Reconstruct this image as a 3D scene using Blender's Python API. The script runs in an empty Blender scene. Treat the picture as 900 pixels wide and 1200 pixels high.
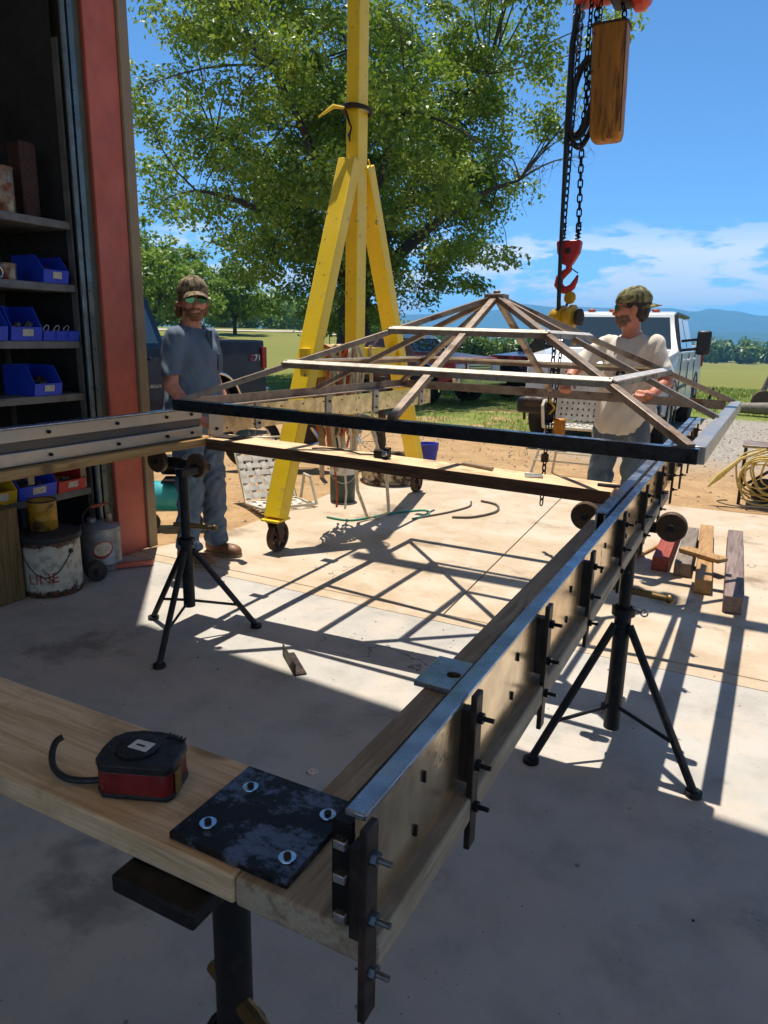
import bpy, bmesh, math, random
import numpy as np
from mathutils import Vector, Matrix, noise as mnoise
R = math.radians
sc = bpy.context.scene
C = sc.collection
# ------------------------------------------------------------------ camera
cam_d = bpy.data.cameras.new('camera'); cam = bpy.data.objects.new('camera', cam_d); C.objects.link(cam)
cam_d.sensor_fit = 'VERTICAL'; cam_d.sensor_height = 36.0; cam_d.lens = 832/1200*36.0
cam_d.clip_start = 0.02; cam_d.clip_end = 30000
yaw, pit, rol = R(27.2), R(13.9), R(1.2)
f_ = Vector((-math.sin(yaw)*math.cos(pit), math.cos(yaw)*math.cos(pit), -math.sin(pit)))
r_ = Vector((math.cos(yaw), math.sin(yaw), 0)); u_ = r_.cross(f_)
rr = math.cos(rol)*r_ + math.sin(rol)*u_; uu = -math.sin(rol)*r_ + math.cos(rol)*u_
mw = Matrix((rr, uu, -f_)).transposed().to_4x4(); mw.translation = Vector((0, 0, 1.45))
cam.matrix_world = mw
sc.camera = cam
# ------------------------------------------------------------------ sky, sun, exposure
SUN_TO = Vector((-.1687, .1928, 1)).normalized()          # towards the sun
elev = math.asin(SUN_TO.z); az = math.atan2(SUN_TO.x, SUN_TO.y)
W = bpy.data.worlds.new('World'); sc.world = W; W.use_nodes = True
nt = W.node_tree; nt.nodes.clear()
def N(t, **k):
    n = nt.nodes.new(t)
    for a, b in k.items():
        if a == 'loc': continue
        setattr(n, a, b)
    return n
out = N('ShaderNodeOutputWorld'); bg = N('ShaderNodeBackground'); sky = N('ShaderNodeTexSky')
sky.sky_type = 'NISHITA'; sky.sun_disc = False; sky.sun_elevation = elev; sky.sun_rotation = az
sky.altitude = 400; sky.air_density = 0.55; sky.dust_density = 0.0; sky.ozone_density = 6.0
tc = N('ShaderNodeTexCoord'); sep = N('ShaderNodeSeparateXYZ'); nt.links.new(tc.outputs['Generated'], sep.inputs[0])
def MATH(op, a, b=None, c=None, clamp=False):
    m = N('ShaderNodeMath', operation=op); m.use_clamp = clamp
    for i, v in enumerate((a, b, c)):
        if v is None: continue
        if isinstance(v, (int, float)): m.inputs[i].default_value = v
        else: nt.links.new(v, m.inputs[i])
    return m.outputs[0]
# cumulus: noise on a flat cloud deck seen in perspective, only a low band of them
zc = MATH('MAXIMUM', sep.outputs[2], 0.004)
azi = MATH('ARCTAN2', sep.outputs[0], sep.outputs[1])
vec = N('ShaderNodeCombineXYZ')
nt.links.new(MATH('MULTIPLY', azi, 9.0), vec.inputs[0]); nt.links.new(MATH('MULTIPLY', zc, 30.0), vec.inputs[1]); vec.inputs[2].default_value = 8.4
cn = N('ShaderNodeTexNoise'); cn.inputs['Scale'].default_value = 1.0; cn.inputs['Detail'].default_value = 7; cn.inputs['Roughness'].default_value = .58
nt.links.new(vec.outputs[0], cn.inputs['Vector'])
band = MATH('SUBTRACT', 1.0, MATH('MULTIPLY', MATH('ABSOLUTE', MATH('SUBTRACT', sep.outputs[2], 0.06)), 10.5), clamp=True)
thr = MATH('SUBTRACT', MATH('ADD', cn.outputs[0], MATH('MULTIPLY', band, 0.2)), 0.612)
cm = MATH('MULTIPLY', thr, 13.0, clamp=True)
cm = MATH('MULTIPLY', cm, MATH('MULTIPLY', band, 2.0, clamp=True), clamp=True)
ccol = N('ShaderNodeMixRGB'); ccol.inputs[0].default_value = .5
mix = N('ShaderNodeMixRGB'); nt.links.new(MATH('MULTIPLY', cm, .92), mix.inputs[0]); tint = N('ShaderNodeMixRGB', blend_type='MULTIPLY'); tint.inputs[0].default_value = 1; nt.links.new(sky.outputs[0], tint.inputs[1]); tint.inputs[2].default_value = (.64, .90, .97, 1); nt.links.new(tint.outputs[0], mix.inputs[1]); mix.inputs[2].default_value = (4.9, 5.1, 5.4, 1)
nt.links.new(mix.outputs[0], bg.inputs[0]); bg.inputs[1].default_value = 0.09
nt.links.new(bg.outputs[0], out.inputs[0])
sun_d = bpy.data.lights.new('sun', 'SUN'); sun = bpy.data.objects.new('sun', sun_d); C.objects.link(sun)
sun_d.energy = 2.75; sun_d.angle = R(.53); sun_d.color = (1, .95, .87)
sun.rotation_euler = (-SUN_TO).to_track_quat('-Z', 'Y').to_euler()
vs = sc.view_settings; vs.view_transform = 'Standard'; vs.look = 'None'; vs.exposure = 1.32; vs.gamma = 1
sc.cycles.use_denoising = True
sc.cycles.max_bounces = 10; sc.cycles.diffuse_bounces = 5; sc.cycles.transparent_max_bounces = 24; sc.cycles.volume_bounces = 1
sc.cycles.caustics_reflective = False; sc.cycles.caustics_refractive = False
sc.cycles.sample_clamp_indirect = 6

# ------------------------------------------------------------------ materials
def lin(h):
    if isinstance(h, str):
        h = h.lstrip('#'); v = [int(h[i:i+2], 16)/255 for i in (0, 2, 4)]
        return tuple(x/12.92 if x <= .04045 else ((x+.055)/1.055)**2.4 for x in v)
    return tuple(h)
def newmat(name):
    m = bpy.data.materials.new(name); m.use_nodes = True
    t = m.node_tree; b = t.nodes['Principled BSDF']
    return m, t, b
def sock(t, n, i, v):
    if hasattr(v, 'links') or isinstance(v, bpy.types.NodeSocket): t.links.new(v, n.inputs[i])
    else: n.inputs[i].default_value = v
def nnoise(t, scale, detail=5, rough=.55, stretch=(1, 1, 1), coord='Object', dist=0):
    tc = t.nodes.new('ShaderNodeTexCoord'); mp = t.nodes.new('ShaderNodeMapping'); mp.inputs['Scale'].default_value = stretch
    t.links.new(tc.outputs[coord], mp.inputs[0])
    n = t.nodes.new('ShaderNodeTexNoise'); n.inputs['Scale'].default_value = scale; n.inputs['Detail'].default_value = detail
    n.inputs['Roughness'].default_value = rough; n.inputs['Distortion'].default_value = dist
    t.links.new(mp.outputs[0], n.inputs['Vector']); return n.outputs[0]
def ramp(t, v, a, b, lo=0., hi=1.):
    m = t.nodes.new('ShaderNodeMapRange'); m.interpolation_type = 'SMOOTHSTEP'; m.inputs[1].default_value = a; m.inputs[2].default_value = b
    m.inputs[3].default_value = lo; m.inputs[4].default_value = hi; t.links.new(v, m.inputs[0]); return m.outputs[0]
def mixc(t, f, a, b, mode='MIX'):
    m = t.nodes.new('ShaderNodeMix'); m.data_type = 'RGBA'; m.blend_type = mode
    sock(t, m, 0, f)
    for i, v in ((6, a), (7, b)):
        if isinstance(v, tuple): v = (*v[:3], 1)
        sock(t, m, i, v)
    return m.outputs[2]
def mth(t, op, a, b=0., clamp=False):
    m = t.nodes.new('ShaderNodeMath'); m.operation = op; m.use_clamp = clamp
    sock(t, m, 0, a); sock(t, m, 1, b); return m.outputs[0]
def bump(t, b, h, strength=.3, dist=.01):
    n = t.nodes.new('ShaderNodeBump'); n.inputs['Strength'].default_value = strength; n.inputs['Distance'].default_value = dist
    t.links.new(h, n.inputs['Height']); t.links.new(n.outputs[0], b.inputs['Normal'])
def mat(name, col, rough=.6, metal=0., var=.25, scale=6., col2=None, c2=(.55, .7), c2scale=None, bmp=0., bscale=80., bdist=.003, stretch=(1, 1, 1), spec=.5, coat=0., rvar=.15, alpha=None, col3=None, c3=(.6, .7), c3scale=3.):
    col = lin(col); m, t, b = newmat(name)
    v = nnoise(t, scale, 6, .6, stretch)
    k = ramp(t, v, .25, .75, 1-var, 1+var*.7)
    base = mixc(t, 1., (*col,), k, 'MULTIPLY')
    if col2 is not None:
        f = ramp(t, nnoise(t, c2scale or scale*1.7, 8, .65, stretch), *c2)
        base = mixc(t, f, base, lin(col2))
    if col3 is not None:
        f = ramp(t, nnoise(t, c3scale, 8, .6, stretch), *c3); base = mixc(t, f, base, lin(col3))
    t.links.new(base, b.inputs['Base Color'])
    t.links.new(ramp(t, nnoise(t, scale*2.3, 5, .6, stretch), .3, .7, max(0.02, rough-rvar), min(1, rough+rvar)), b.inputs['Roughness'])
    b.inputs['Metallic'].default_value = metal; b.inputs['Specular IOR Level'].default_value = spec
    if coat: b.inputs['Coat Weight'].default_value = coat; b.inputs['Coat Roughness'].default_value = .08
    if bmp: bump(t, b, nnoise(t, bscale, 6, .65, stretch), bmp, bdist)
    return m
def wood(name, col, dark, axis=0, scale=9., rough=.7, knots=True, stain=None, grain=.8):
    m, t, b = newmat(name); st = [14., 14., 14.]; st[axis] = 1.0
    g = nnoise(t, scale*.35, 9, .66, tuple(st), dist=1.2)
    st2 = [60., 60., 60.]; st2[axis] = 2.0
    g2 = nnoise(t, scale*.4, 4, .6, tuple(st2))
    f = mth(t, 'ADD', ramp(t, g, .38, .68, 0, grain), ramp(t, g2, .45, .7, 0, .35), True)
    base = mixc(t, f, lin(col), lin(dark))
    if knots:
        ks = [1., 1., 0.]; ks[axis] = .5
        tc = t.nodes.new('ShaderNodeTexCoord'); mp = t.nodes.new('ShaderNodeMapping'); mp.inputs['Scale'].default_value = tuple(ks); t.links.new(tc.outputs['Object'], mp.inputs[0])
        vo = t.nodes.new('ShaderNodeTexVoronoi'); vo.voronoi_dimensions = '2D'; vo.inputs['Scale'].default_value = 5.; t.links.new(mp.outputs[0], vo.inputs['Vector'])
        kf = ramp(t, mth(t, 'ADD', vo.outputs['Distance'], mth(t, 'MULTIPLY', g, .10)), .085, .17, .75, 0.)
        base = mixc(t, kf, base, tuple(.35*x for x in lin(dark)))
    if stain is not None:
        base = mixc(t, ramp(t, nnoise(t, 5.5, 9, .7), .44, .64, 0, .75), base, lin(stain))
    t.links.new(base, b.inputs['Base Color']); b.inputs['Roughness'].default_value = rough; b.inputs['Specular IOR Level'].default_value = .3
    bump(t, b, g, .35, .004); return m
def metal_rust(name, col, rust, amount=.5, rough=.4, metal=.85, scale=5., stretch=(1, 1, 1)):
    m, t, b = newmat(name)
    f = ramp(t, nnoise(t, scale, 9, .68, stretch), .62-amount*.35, .74-amount*.25)
    k = ramp(t, nnoise(t, scale*4, 5, .6, stretch), .3, .7, .7, 1.2)
    base = mixc(t, f, mixc(t, 1., (*lin(col),), k, 'MULTIPLY'), mixc(t, ramp(t, nnoise(t, scale*7, 6), .35, .65), lin(rust), tuple(.45*x for x in lin(rust))))
    t.links.new(base, b.inputs['Base Color'])
    t.links.new(mth(t, 'MULTIPLY', mth(t, 'SUBTRACT', 1., f), metal), b.inputs['Metallic'])
    t.links.new(ramp(t, f, 0, 1, rough, .85), b.inputs['Roughness'])
    bump(t, b, nnoise(t, scale*9, 6), .25, .002); return m
def glassmat(name, tint=(.02, .03, .035), rough=.03):
    m, t, b = newmat(name); b.inputs['Base Color'].default_value = (*tint, 1); b.inputs['Roughness'].default_value = rough
    b.inputs['Specular IOR Level'].default_value = .9; b.inputs['Coat Weight'].default_value = .6; b.inputs['Coat Roughness'].default_value = .02
    return m

# ------------------------------------------------------------------ mesh helpers
class MB:
    def __init__(s): s.v = []; s.f = []
    def add(s, vs, fs):
        o = len(s.v); s.v += [tuple(p) for p in vs]; s.f += [tuple(i+o for i in q) for q in fs]; return s
    def box(s, c, d, rot=None):
        x, y, z = d[0]/2, d[1]/2, d[2]/2
        vs = [Vector((a*x, b*y, e*z)) for a in (-1, 1) for b in (-1, 1) for e in (-1, 1)]
        if rot is not None: vs = [rot @ p for p in vs]
        c = Vector(c)
        return s.add([p+c for p in vs], [(0, 1, 3, 2), (4, 6, 7, 5), (0, 4, 5, 1), (2, 3, 7, 6), (0, 2, 6, 4), (1, 5, 7, 3)])
    def bb(s, a, b):
        return s.box([(a[i]+b[i])/2 for i in range(3)], [abs(b[i]-a[i]) for i in range(3)])
    def beam(s, p, q, w, h, up=(0, 0, 1), ext=0):
        p, q = Vector(p), Vector(q); d = (q-p).normalized(); p = p-d*ext; q = q+d*ext
        sx = d.cross(Vector(up))
        if sx.length < 1e-4: sx = d.cross(Vector((0, 1, 0)))
        sx.normalize(); uy = sx.cross(d)
        ring = lambda c: [c+sx*a*w/2+uy*b*h/2 for a, b in ((-1, -1), (1, -1), (1, 1), (-1, 1))]
        return s.add(ring(p)+ring(q), [(0, 3, 2, 1), (4, 5, 6, 7), (0, 1, 5, 4), (1, 2, 6, 5), (2, 3, 7, 6), (3, 0, 4, 7)])
    def angle(s, p, q, w, t, dir1, dir2):
        """L section: legs of width w, thickness t along dir1 and dir2"""
        p, q = Vector(p), Vector(q); a, b = Vector(dir1).normalized(), Vector(dir2).normalized()
        prof = [Vector((0, 0, 0)), a*w, a*w+b*t, a*t+b*t, a*t+b*w, b*w]
        vs = [p+k for k in prof]+[q+k for k in prof]; n = 6
        d = (q-p)
        fs = [(i, (i+1) % n, n+(i+1) % n, n+i) for i in range(n)]+[(3, 2, 1, 0), (5, 4, 3, 0), (n, n+1, n+2, n+3), (n, n+3, n+4, n+5)]
        if a.cross(b).dot(d) < 0: fs = [tuple(reversed(f)) for f in fs]
        return s.add(vs, fs)
    def tube(s, pts, r, n=8, closed=False, cap=True):
        pts = [Vector(p) for p in pts]; m = len(pts); rs = r if isinstance(r, (list, tuple)) else [r]*m
        tg = []
        for i in range(m):
            a = pts[(i-1) % m] if (closed or i > 0) else pts[i]; b = pts[(i+1) % m] if (closed or i < m-1) else pts[i]
            t = (b-a); tg.append(t.normalized() if t.length > 1e-9 else Vector((0, 0, 1)))
        ref = Vector((0, 0, 1)) if abs(tg[0].z) < .9 else Vector((1, 0, 0))
        u = tg[0].cross(ref).normalized(); vs = []
        for i in range(m):
            u = (u-tg[i]*u.dot(tg[i]))
            if u.length < 1e-6: u = tg[i].orthogonal()
            u.normalize(); w = tg[i].cross(u)
            vs += [pts[i]+(u*math.cos(2*math.pi*k/n)+w*math.sin(2*math.pi*k/n))*rs[i] for k in range(n)]
        fs = []
        for i in range(m if closed else m-1):
            j = (i+1) % m
            fs += [(i*n+k, i*n+(k+1) % n, j*n+(k+1) % n, j*n+k) for k in range(n)]
        if cap and not closed: fs += [tuple(reversed(range(n))), tuple((m-1)*n+k for k in range(n))]
        return s.add(vs, fs)
    def cyl(s, p, q, r, n=20, r2=None): return s.tube([p, q], [r, r if r2 is None else r2], n)
    def lathe(s, c, prof, n=28, axis=(0, 0, 1), a0=0, a1=2*math.pi):
        """prof: (radius, height) pairs along axis"""
        ax = Vector(axis).normalized(); u = ax.orthogonal().normalized()
        if abs(ax.z) > .99: u = Vector((1, 0, 0))
        w = ax.cross(u); c = Vector(c); full = abs(a1-a0-2*math.pi) < 1e-6; m = len(prof); vs = []
        cnt = n if full else n+1
        for r, h in prof:
            vs += [c+ax*h+(u*math.cos(a0+(a1-a0)*k/n)+w*math.sin(a0+(a1-a0)*k/n))*r for k in range(cnt)]
        fs = []
        for i in range(m-1):
            for k in range(n):
                k2 = (k+1) % cnt
                fs.append((i*cnt+k, i*cnt+k2, (i+1)*cnt+k2, (i+1)*cnt+k))
        return s.add(vs, fs)
    def prism(s, poly, z0, z1, M=None):
        """poly: list of (a,b); extruded along third axis; M maps (a,b,c)->world"""
        n = len(poly); M = M or (lambda a, b, c: (a, b, c))
        vs = [M(a, b, z0) for a, b in poly]+[M(a, b, z1) for a, b in poly]
        return s.add(vs, [tuple(reversed(range(n))), tuple(range(n, 2*n))]+[(i, (i+1) % n, n+(i+1) % n, n+i) for i in range(n)])
    def torus(s, c, R_, r, axis=(0, 0, 1), n=24, m=8, sx=1., sy=1., u=None):
        ax = Vector(axis).normalized(); u = Vector(u).normalized() if u is not None else ax.orthogonal().normalized(); w = ax.cross(u); c = Vector(c)
        return s.tube([c+u*math.cos(2*math.pi*k/n)*R_*sx+w*math.sin(2*math.pi*k/n)*R_*sy for k in range(n)], r, m, closed=True)
    def sphere(s, c, r, n=12, m=8, M=None):
        rx, ry, rz = r if isinstance(r, (tuple, list)) else (r, r, r); vs = []; c = Vector(c)
        for i in range(m+1):
            th = math.pi*i/m
            for k in range(n):
                ph = 2*math.pi*k/n; p = Vector((rx*math.sin(th)*math.cos(ph), ry*math.sin(th)*math.sin(ph), rz*math.cos(th)))
                vs.append(c+(M @ p if M is not None else p))
        return s.add(vs, [(i*n+k, (i+1)*n+k, (i+1)*n+(k+1) % n, i*n+(k+1) % n) for i in range(m) for k in range(n)])
    def mesh(s, name, smooth=True, ang=35):
        me = bpy.data.meshes.new(name); me.from_pydata(s.v, [], s.f); me.validate(); me.update()
        if smooth:
            me.polygons.foreach_set('use_smooth', [True]*len(me.polygons)); me.set_sharp_from_angle(angle=R(ang))
        return me
    def build(s, name, m, parent=None, smooth=True, bevel=0., world=True, ang=35, fix=True):
        if parent is not None and world:
            l = parent.matrix_world.translation if False else ROOTLOC.get(parent.name, Vector((0, 0, 0)))
            s.v = [(p[0]-l.x, p[1]-l.y, p[2]-l.z) for p in s.v]
        me = s.mesh(name, smooth, ang)
        if fix:
            bm = bmesh.new(); bm.from_mesh(me); bmesh.ops.recalc_face_normals(bm, faces=bm.faces); bm.to_mesh(me); bm.free()
        o = bpy.data.objects.new(name, me); C.objects.link(o)
        if m is not None: me.materials.append(m)
        if parent is not None:
            o.parent = parent
            if world: ROOTLOC[o.name] = ROOTLOC.get(parent.name, Vector((0, 0, 0)))
        if bevel:
            b = o.modifiers.new('bevel', 'BEVEL'); b.width = bevel; b.segments = 2; b.limit_method = 'ANGLE'; b.angle_limit = R(40)
        return o
ROOTLOC = {}
def tag(o, label=None, cat=None, group=None, kind=None):
    if label: o['label'] = label
    if cat: o['category'] = cat
    if group: o['group'] = group
    if kind: o['kind'] = kind
    return o
def thing(name, label, cat, loc=(0, 0, 0), rz=0., group=None):
    o = bpy.data.objects.new(name, None); C.objects.link(o); o.empty_display_size = .1
    o.location = loc; o.rotation_euler = (0, 0, rz); ROOTLOC[o.name] = Vector(loc)
    return tag(o, label, cat, group)
def struct(o): o['kind'] = 'structure'; return o
def copy_tree(o, parent=None):
    c = o.copy(); C.objects.link(c); c.parent = parent
    for ch in list(o.children): copy_tree(ch, c)
    return c
def text_verts(txt, size=1., depth=0.):
    """flat triangulated lettering: verts (x,y), faces"""
    cu = bpy.data.curves.new('t', 'FONT'); cu.body = txt; cu.size = size; cu.resolution_u = 3; cu.align_x = 'CENTER'
    o = bpy.data.objects.new('t', cu); C.objects.link(o); dg = bpy.context.evaluated_depsgraph_get()
    me = o.evaluated_get(dg).to_mesh(); v = [(p.co.x, p.co.y) for p in me.vertices]; f = [tuple(p.vertices) for p in me.polygons]
    o.evaluated_get(dg).to_mesh_clear(); bpy.data.objects.remove(o); bpy.data.curves.remove(cu)
    return v, f
rnd = random.Random(7)
# ================================================================== SETTING
# ---- terrain -----------------------------------------------------
def sstep(a, b, x):
    t = min(1, max(0, (x-a)/(b-a))); return t*t*(3-2*t)
def terrain(x, y):
    r = math.hypot(x, y); a = math.degrees(math.atan2(-x, y))        # degrees left of +Y
    lf = sstep(18, 34, a)*(1-sstep(95, 130, a))
    z = -.05
    z += lf*2.1*sstep(22, 95, r)
    z -= (1-lf)*(6.8*sstep(35, 420, r)+(1.2*sstep(30, 90, r)))
    z -= 14*sstep(420, 1500, r)
    if r > 8: z += .05*mnoise.noise(Vector((x*.3, y*.3, 0)))*min(1, (r-8)/6)
    return z
g = MB(); NA = 220; rad = [.5]
while rad[-1] < 9000: rad.append(rad[-1]*1.06+.12)
for r in rad:
    for k in range(NA):
        a = 2*math.pi*k/NA; x, y = r*math.cos(a), r*math.sin(a); g.v.append((x, y, terrain(x, y)))
g.v.append((0, 0, -.05)); ci = len(g.v)-1
for i in range(len(rad)-1):
    for k in range(NA): g.f.append((i*NA+k, i*NA+(k+1) % NA, (i+1)*NA+(k+1) % NA, (i+1)*NA+k))
g.f += [(k, (k+1) % NA, ci) for k in range(NA)]
m, t, b = newmat('ground_mat')
tcn = t.nodes.new('ShaderNodeTexCoord'); sp = t.nodes.new('ShaderNodeSeparateXYZ'); t.links.new(tcn.outputs['Object'], sp.inputs[0])
X, Y = sp.outputs[0], sp.outputs[1]
n1 = nnoise(t, .55, 6, .6); n2 = nnoise(t, 3., 8, .65); n3 = nnoise(t, 25., 6, .7); n4 = nnoise(t, .02, 5, .6)
dirt = mixc(t, ramp(t, n2, .35, .65), lin('#b6956c'), lin('#a5855f')); dirt = mixc(t, ramp(t, n3, .45, .7, 0, .6), dirt, lin('#82684a'))
gravel = mixc(t, ramp(t, n3, .35, .62), lin('#b0a79a'), lin('#80786d'))
grass = mixc(t, ramp(t, n2, .35, .65), lin('#6f7d3a'), lin('#8a8b4c')); grass = mixc(t, ramp(t, n3, .4, .65, 0, .6), grass, lin('#3f5a1e'))
field = mixc(t, ramp(t, n4, .35, .65), lin('#74743a'), lin('#7f7c42')); field = mixc(t, ramp(t, n2, .4, .7, 0, .5), field, lin('#636b33'))
# grass mask: more grass farther off and to the left
gm = mth(t, 'ADD', mth(t, 'MULTIPLY', mth(t, 'SUBTRACT', Y, 11.2), .11), mth(t, 'MULTIPLY', mth(t, 'SUBTRACT', n1, .5), 2.2))
gm = mth(t, 'ADD', gm, mth(t, 'MULTIPLY', mth(t, 'SUBTRACT', n2, .5), 1.4)); gm = ramp(t, gm, -.02, .3)
c1 = mixc(t, gm, dirt, grass)
# gravel drive crossing on the right, beyond the slab
gv = mth(t, 'MULTIPLY', ramp(t, mth(t, 'ADD', Y, mth(t, 'MULTIPLY', n1, 1.5)), 9.2, 11.4), ramp(t, mth(t, 'ADD', Y, mth(t, 'MULTIPLY', n1, 1.)), 17., 16.3))
gv = mth(t, 'MULTIPLY', gv, ramp(t, mth(t, 'ADD', X, mth(t, 'MULTIPLY', n1, 1.2)), -2.4, -1.2))
c2 = mixc(t, gv, c1, gravel)
dist = t.nodes.new('ShaderNodeVectorMath'); dist.operation = 'LENGTH'; t.links.new(tcn.outputs['Object'], dist.inputs[0]); D = dist.outputs['Value']
c3 = mixc(t, ramp(t, D, 20, 30), c2, field)
c3 = mixc(t, ramp(t, D, 430, 470), c3, lin('#2f4a22'))
t.links.new(c3, b.inputs['Base Color']); b.inputs['Roughness'].default_value = .95; b.inputs['Specular IOR Level'].default_value = .1
bump(t, b, mth(t, 'ADD', n3, n2), .6, .03)
ground = struct(g.build('ground', m, smooth=True, ang=80, fix=False))
# pale farm road far left
rb_ = MB(); pts = []
for k in range(40):
    a = R(22+k*1.0); r = 72+4*math.sin(k*.12); pts.append((-r*math.sin(a), r*math.cos(a)))
for i, (x, y) in enumerate(pts):
    n_ = Vector((x, y, 0)).normalized()
    for s_ in (-2.2, 2.2):
        px, py = x+n_.x*s_, y+n_.y*s_; rb_.v.append((px, py, terrain(px, py)+.06))
for i in range(len(pts)-1): rb_.f.append((2*i, 2*i+1, 2*i+3, 2*i+2))
M_road = mat('farm_road_mat', '#b9ab95', .95, var=.2, scale=.7)
struct(rb_.build('farm_road', M_road, fix=False))
# ---- mountains ---------------------------------------------------
def ridge(a, seed, amp):        # a: degrees left of +Y ; returns angular height (px at f=832)
    v = 0
    for o in range(5): v += mnoise.noise(Vector((a*.055*2**o+seed, seed*1.7, 0)))*amp/(1.75**o)
    return v
# measured crest: (deg left of +Y, px above the horizon)
crest = [(-60, 30), (-25, 26), (-12, 22), (-5, 24), (-2.0, 26.5), (.3, 26.5), (2.2, 31), (3.7, 33.5), (4.6, 30.5), (6.5, 34), (8, 33.5), (11.2, 34.5), (12.5, 35), (14.0, 34), (17.2, 38), (19, 31), (22, 26), (30, 22), (50, 18), (80, 16)]
def crest_at(a):
    for (a0, h0), (a1, h1) in zip(crest, crest[1:]):
        if a0 <= a <= a1: return h0+(h1-h0)*sstep(a0, a1, a)
    return 16
M_mtn = mat('mountain_forest_mat', '#1f3a1c', .95, var=.35, scale=.004, col2='#2c4824', c2=(.45, .65), c2scale=.012)
def mountain(r0, prof, name, seed):
    mb = MB(); A = [(-60+140*i/420) for i in range(421)]; rows = [(-1.0, 0), (-.7, .28), (-.45, .55), (-.2, .85), (0, 1.), (.25, .8), (.8, 0)]
    for a in A:
        hp = max(3, prof(a))
        for dr, k in rows:
            r = r0*(1+.30*dr+.02*mnoise.noise(Vector((a*.2, dr*4, seed))));
            kk = k*(1+.20*mnoise.noise(Vector((a*.55, dr*3.1, seed+4)))*(1 if k not in (0, 1.) else 0))
            z = -30+kk*(hp/832*r0+31.5); mb.v.append((-r*math.sin(R(a)), r*math.cos(R(a)), z))
    n = len(rows)
    for i in range(len(A)-1):
        for j in range(n-1): mb.f.append((i*n+j, (i+1)*n+j, (i+1)*n+j+1, i*n+j+1))
    return struct(mb.build(name, M_mtn, fix=False, ang=180))
mountain(5200, lambda a: crest_at(a)+ridge(a, 1.3, 1.2), 'mountain_ridge', 1)
mountain(3300, lambda a: 11+ridge(a, 7.7, 5), 'mountain_foothills', 5)

# ---- floor and apron ---------------------------------------------
def concrete(name, a, bcol, stain, warm=None):
    m, t, b = newmat(name)
    n1 = nnoise(t, .8, 7, .62); n2 = nnoise(t, 4.5, 8, .62); n3 = nnoise(t, 60, 5, .7); n4 = nnoise(t, 1.7, 8, .7)
    base = mixc(t, ramp(t, n1, .32, .68), lin(a), lin(bcol)); base = mixc(t, ramp(t, n2, .42, .7, 0, .5), base, lin(stain))
    if warm: base = mixc(t, ramp(t, n4, .45, .62, 0, .75), base, lin(warm))
    vo = t.nodes.new('ShaderNodeTexVoronoi'); tc = t.nodes.new('ShaderNodeTexCoord'); t.links.new(tc.outputs['Object'], vo.inputs['Vector']); vo.inputs['Scale'].default_value = 7
    spot = mth(t, 'MULTIPLY', ramp(t, vo.outputs['Distance'], .035, .075, .8, 0), ramp(t, nnoise(t, 2.2, 3), .52, .6))
    base = mixc(t, spot, base, (.05, .045, .04))
    vo2 = t.nodes.new('ShaderNodeTexVoronoi'); vo2.inputs['Scale'].default_value = 38; t.links.new(tc.outputs['Object'], vo2.inputs['Vector'])
    speck = mth(t, 'MULTIPLY', ramp(t, vo2.outputs['Distance'], .06, .13, .75, 0), ramp(t, nnoise(t, 3.1, 4), .5, .62))
    base = mixc(t, speck, base, (.06, .055, .05))
    vc = t.nodes.new('ShaderNodeTexVoronoi'); vc.feature = 'DISTANCE_TO_EDGE'; vc.inputs['Scale'].default_value = .55
    wv_ = t.nodes.new('ShaderNodeVectorMath'); wv_.operation = 'ADD'; nv = t.nodes.new('ShaderNodeTexNoise'); nv.inputs['Scale'].default_value = 2.2; nv.inputs['Detail'].default_value = 6; t.links.new(tc.outputs['Object'], nv.inputs['Vector'])
    t.links.new(tc.outputs['Object'], wv_.inputs[0]); t.links.new(nv.outputs['Color'], wv_.inputs[1]); t.links.new(wv_.outputs[0], vc.inputs['Vector'])
    crack = mth(t, 'MULTIPLY', ramp(t, vc.outputs['Distance'], .0012, .0035, .8, 0), ramp(t, nnoise(t, .9, 4), .52, .6))
    base = mixc(t, crack, base, (.07, .06, .055))
    oil = mth(t, 'MULTIPLY', ramp(t, nnoise(t, 1.6, 8, .62), .56, .68, 0, .65), 1.); base = mixc(t, oil, base, tuple(.45*x for x in lin(stain)))
    base = mixc(t, ramp(t, n3, .6, .72, 0, .35), base, tuple(.55*x for x in lin(stain)))
    t.links.new(base, b.inputs['Base Color'])
    t.links.new(ramp(t, n2, .3, .7, .5, .8), b.inputs['Roughness']); b.inputs['Specular IOR Level'].default_value = .35
    bump(t, b, mth(t, 'ADD', n3, mth(t, 'MULTIPLY', n2, .8)), .25, .004); return m
M_floor = concrete('floor_concrete', '#b9b3a9', '#a8a298', '#908a80', '#beb09f')
M_apron = concrete('apron_concrete', '#c0ad93', '#b59e80', '#9f886a', '#c5b6a1')
M_dark = mat('joint_dark', '#3a322a', .95, var=.2)
struct(MB().bb((-4.7, -7, -.14), (7, 3.235, 0)).build('floor', M_floor, smooth=False))
ap = struct(MB().bb((-3.44, 3.20, -.16), (8, 6.78, -.025)).build('apron', M_dark, smooth=False))
def slab(poly):
    o = MB().prism(poly, -.13, 0).build('slab', M_apron, ap, smooth=False, bevel=.004); return o
slab([(-3.60, 3.243), (8, 3.243), (8, 3.345), (-3.60, 3.345)])
slab([(-3.60, 3.352), (-1.35, 3.352), (-1.52, 6.74), (-3.50, 6.62), (-3.42, 5.2), (-3.40, 4.2), (-3.46, 3.75)])
slab([(-1.342, 3.352), (2.6, 3.352), (2.6, 6.98), (-.2, 6.86), (-1.512, 6.74)])
slab([(2.608, 3.352), (8, 3.352), (8, 7.1), (2.608, 6.98)])
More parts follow.
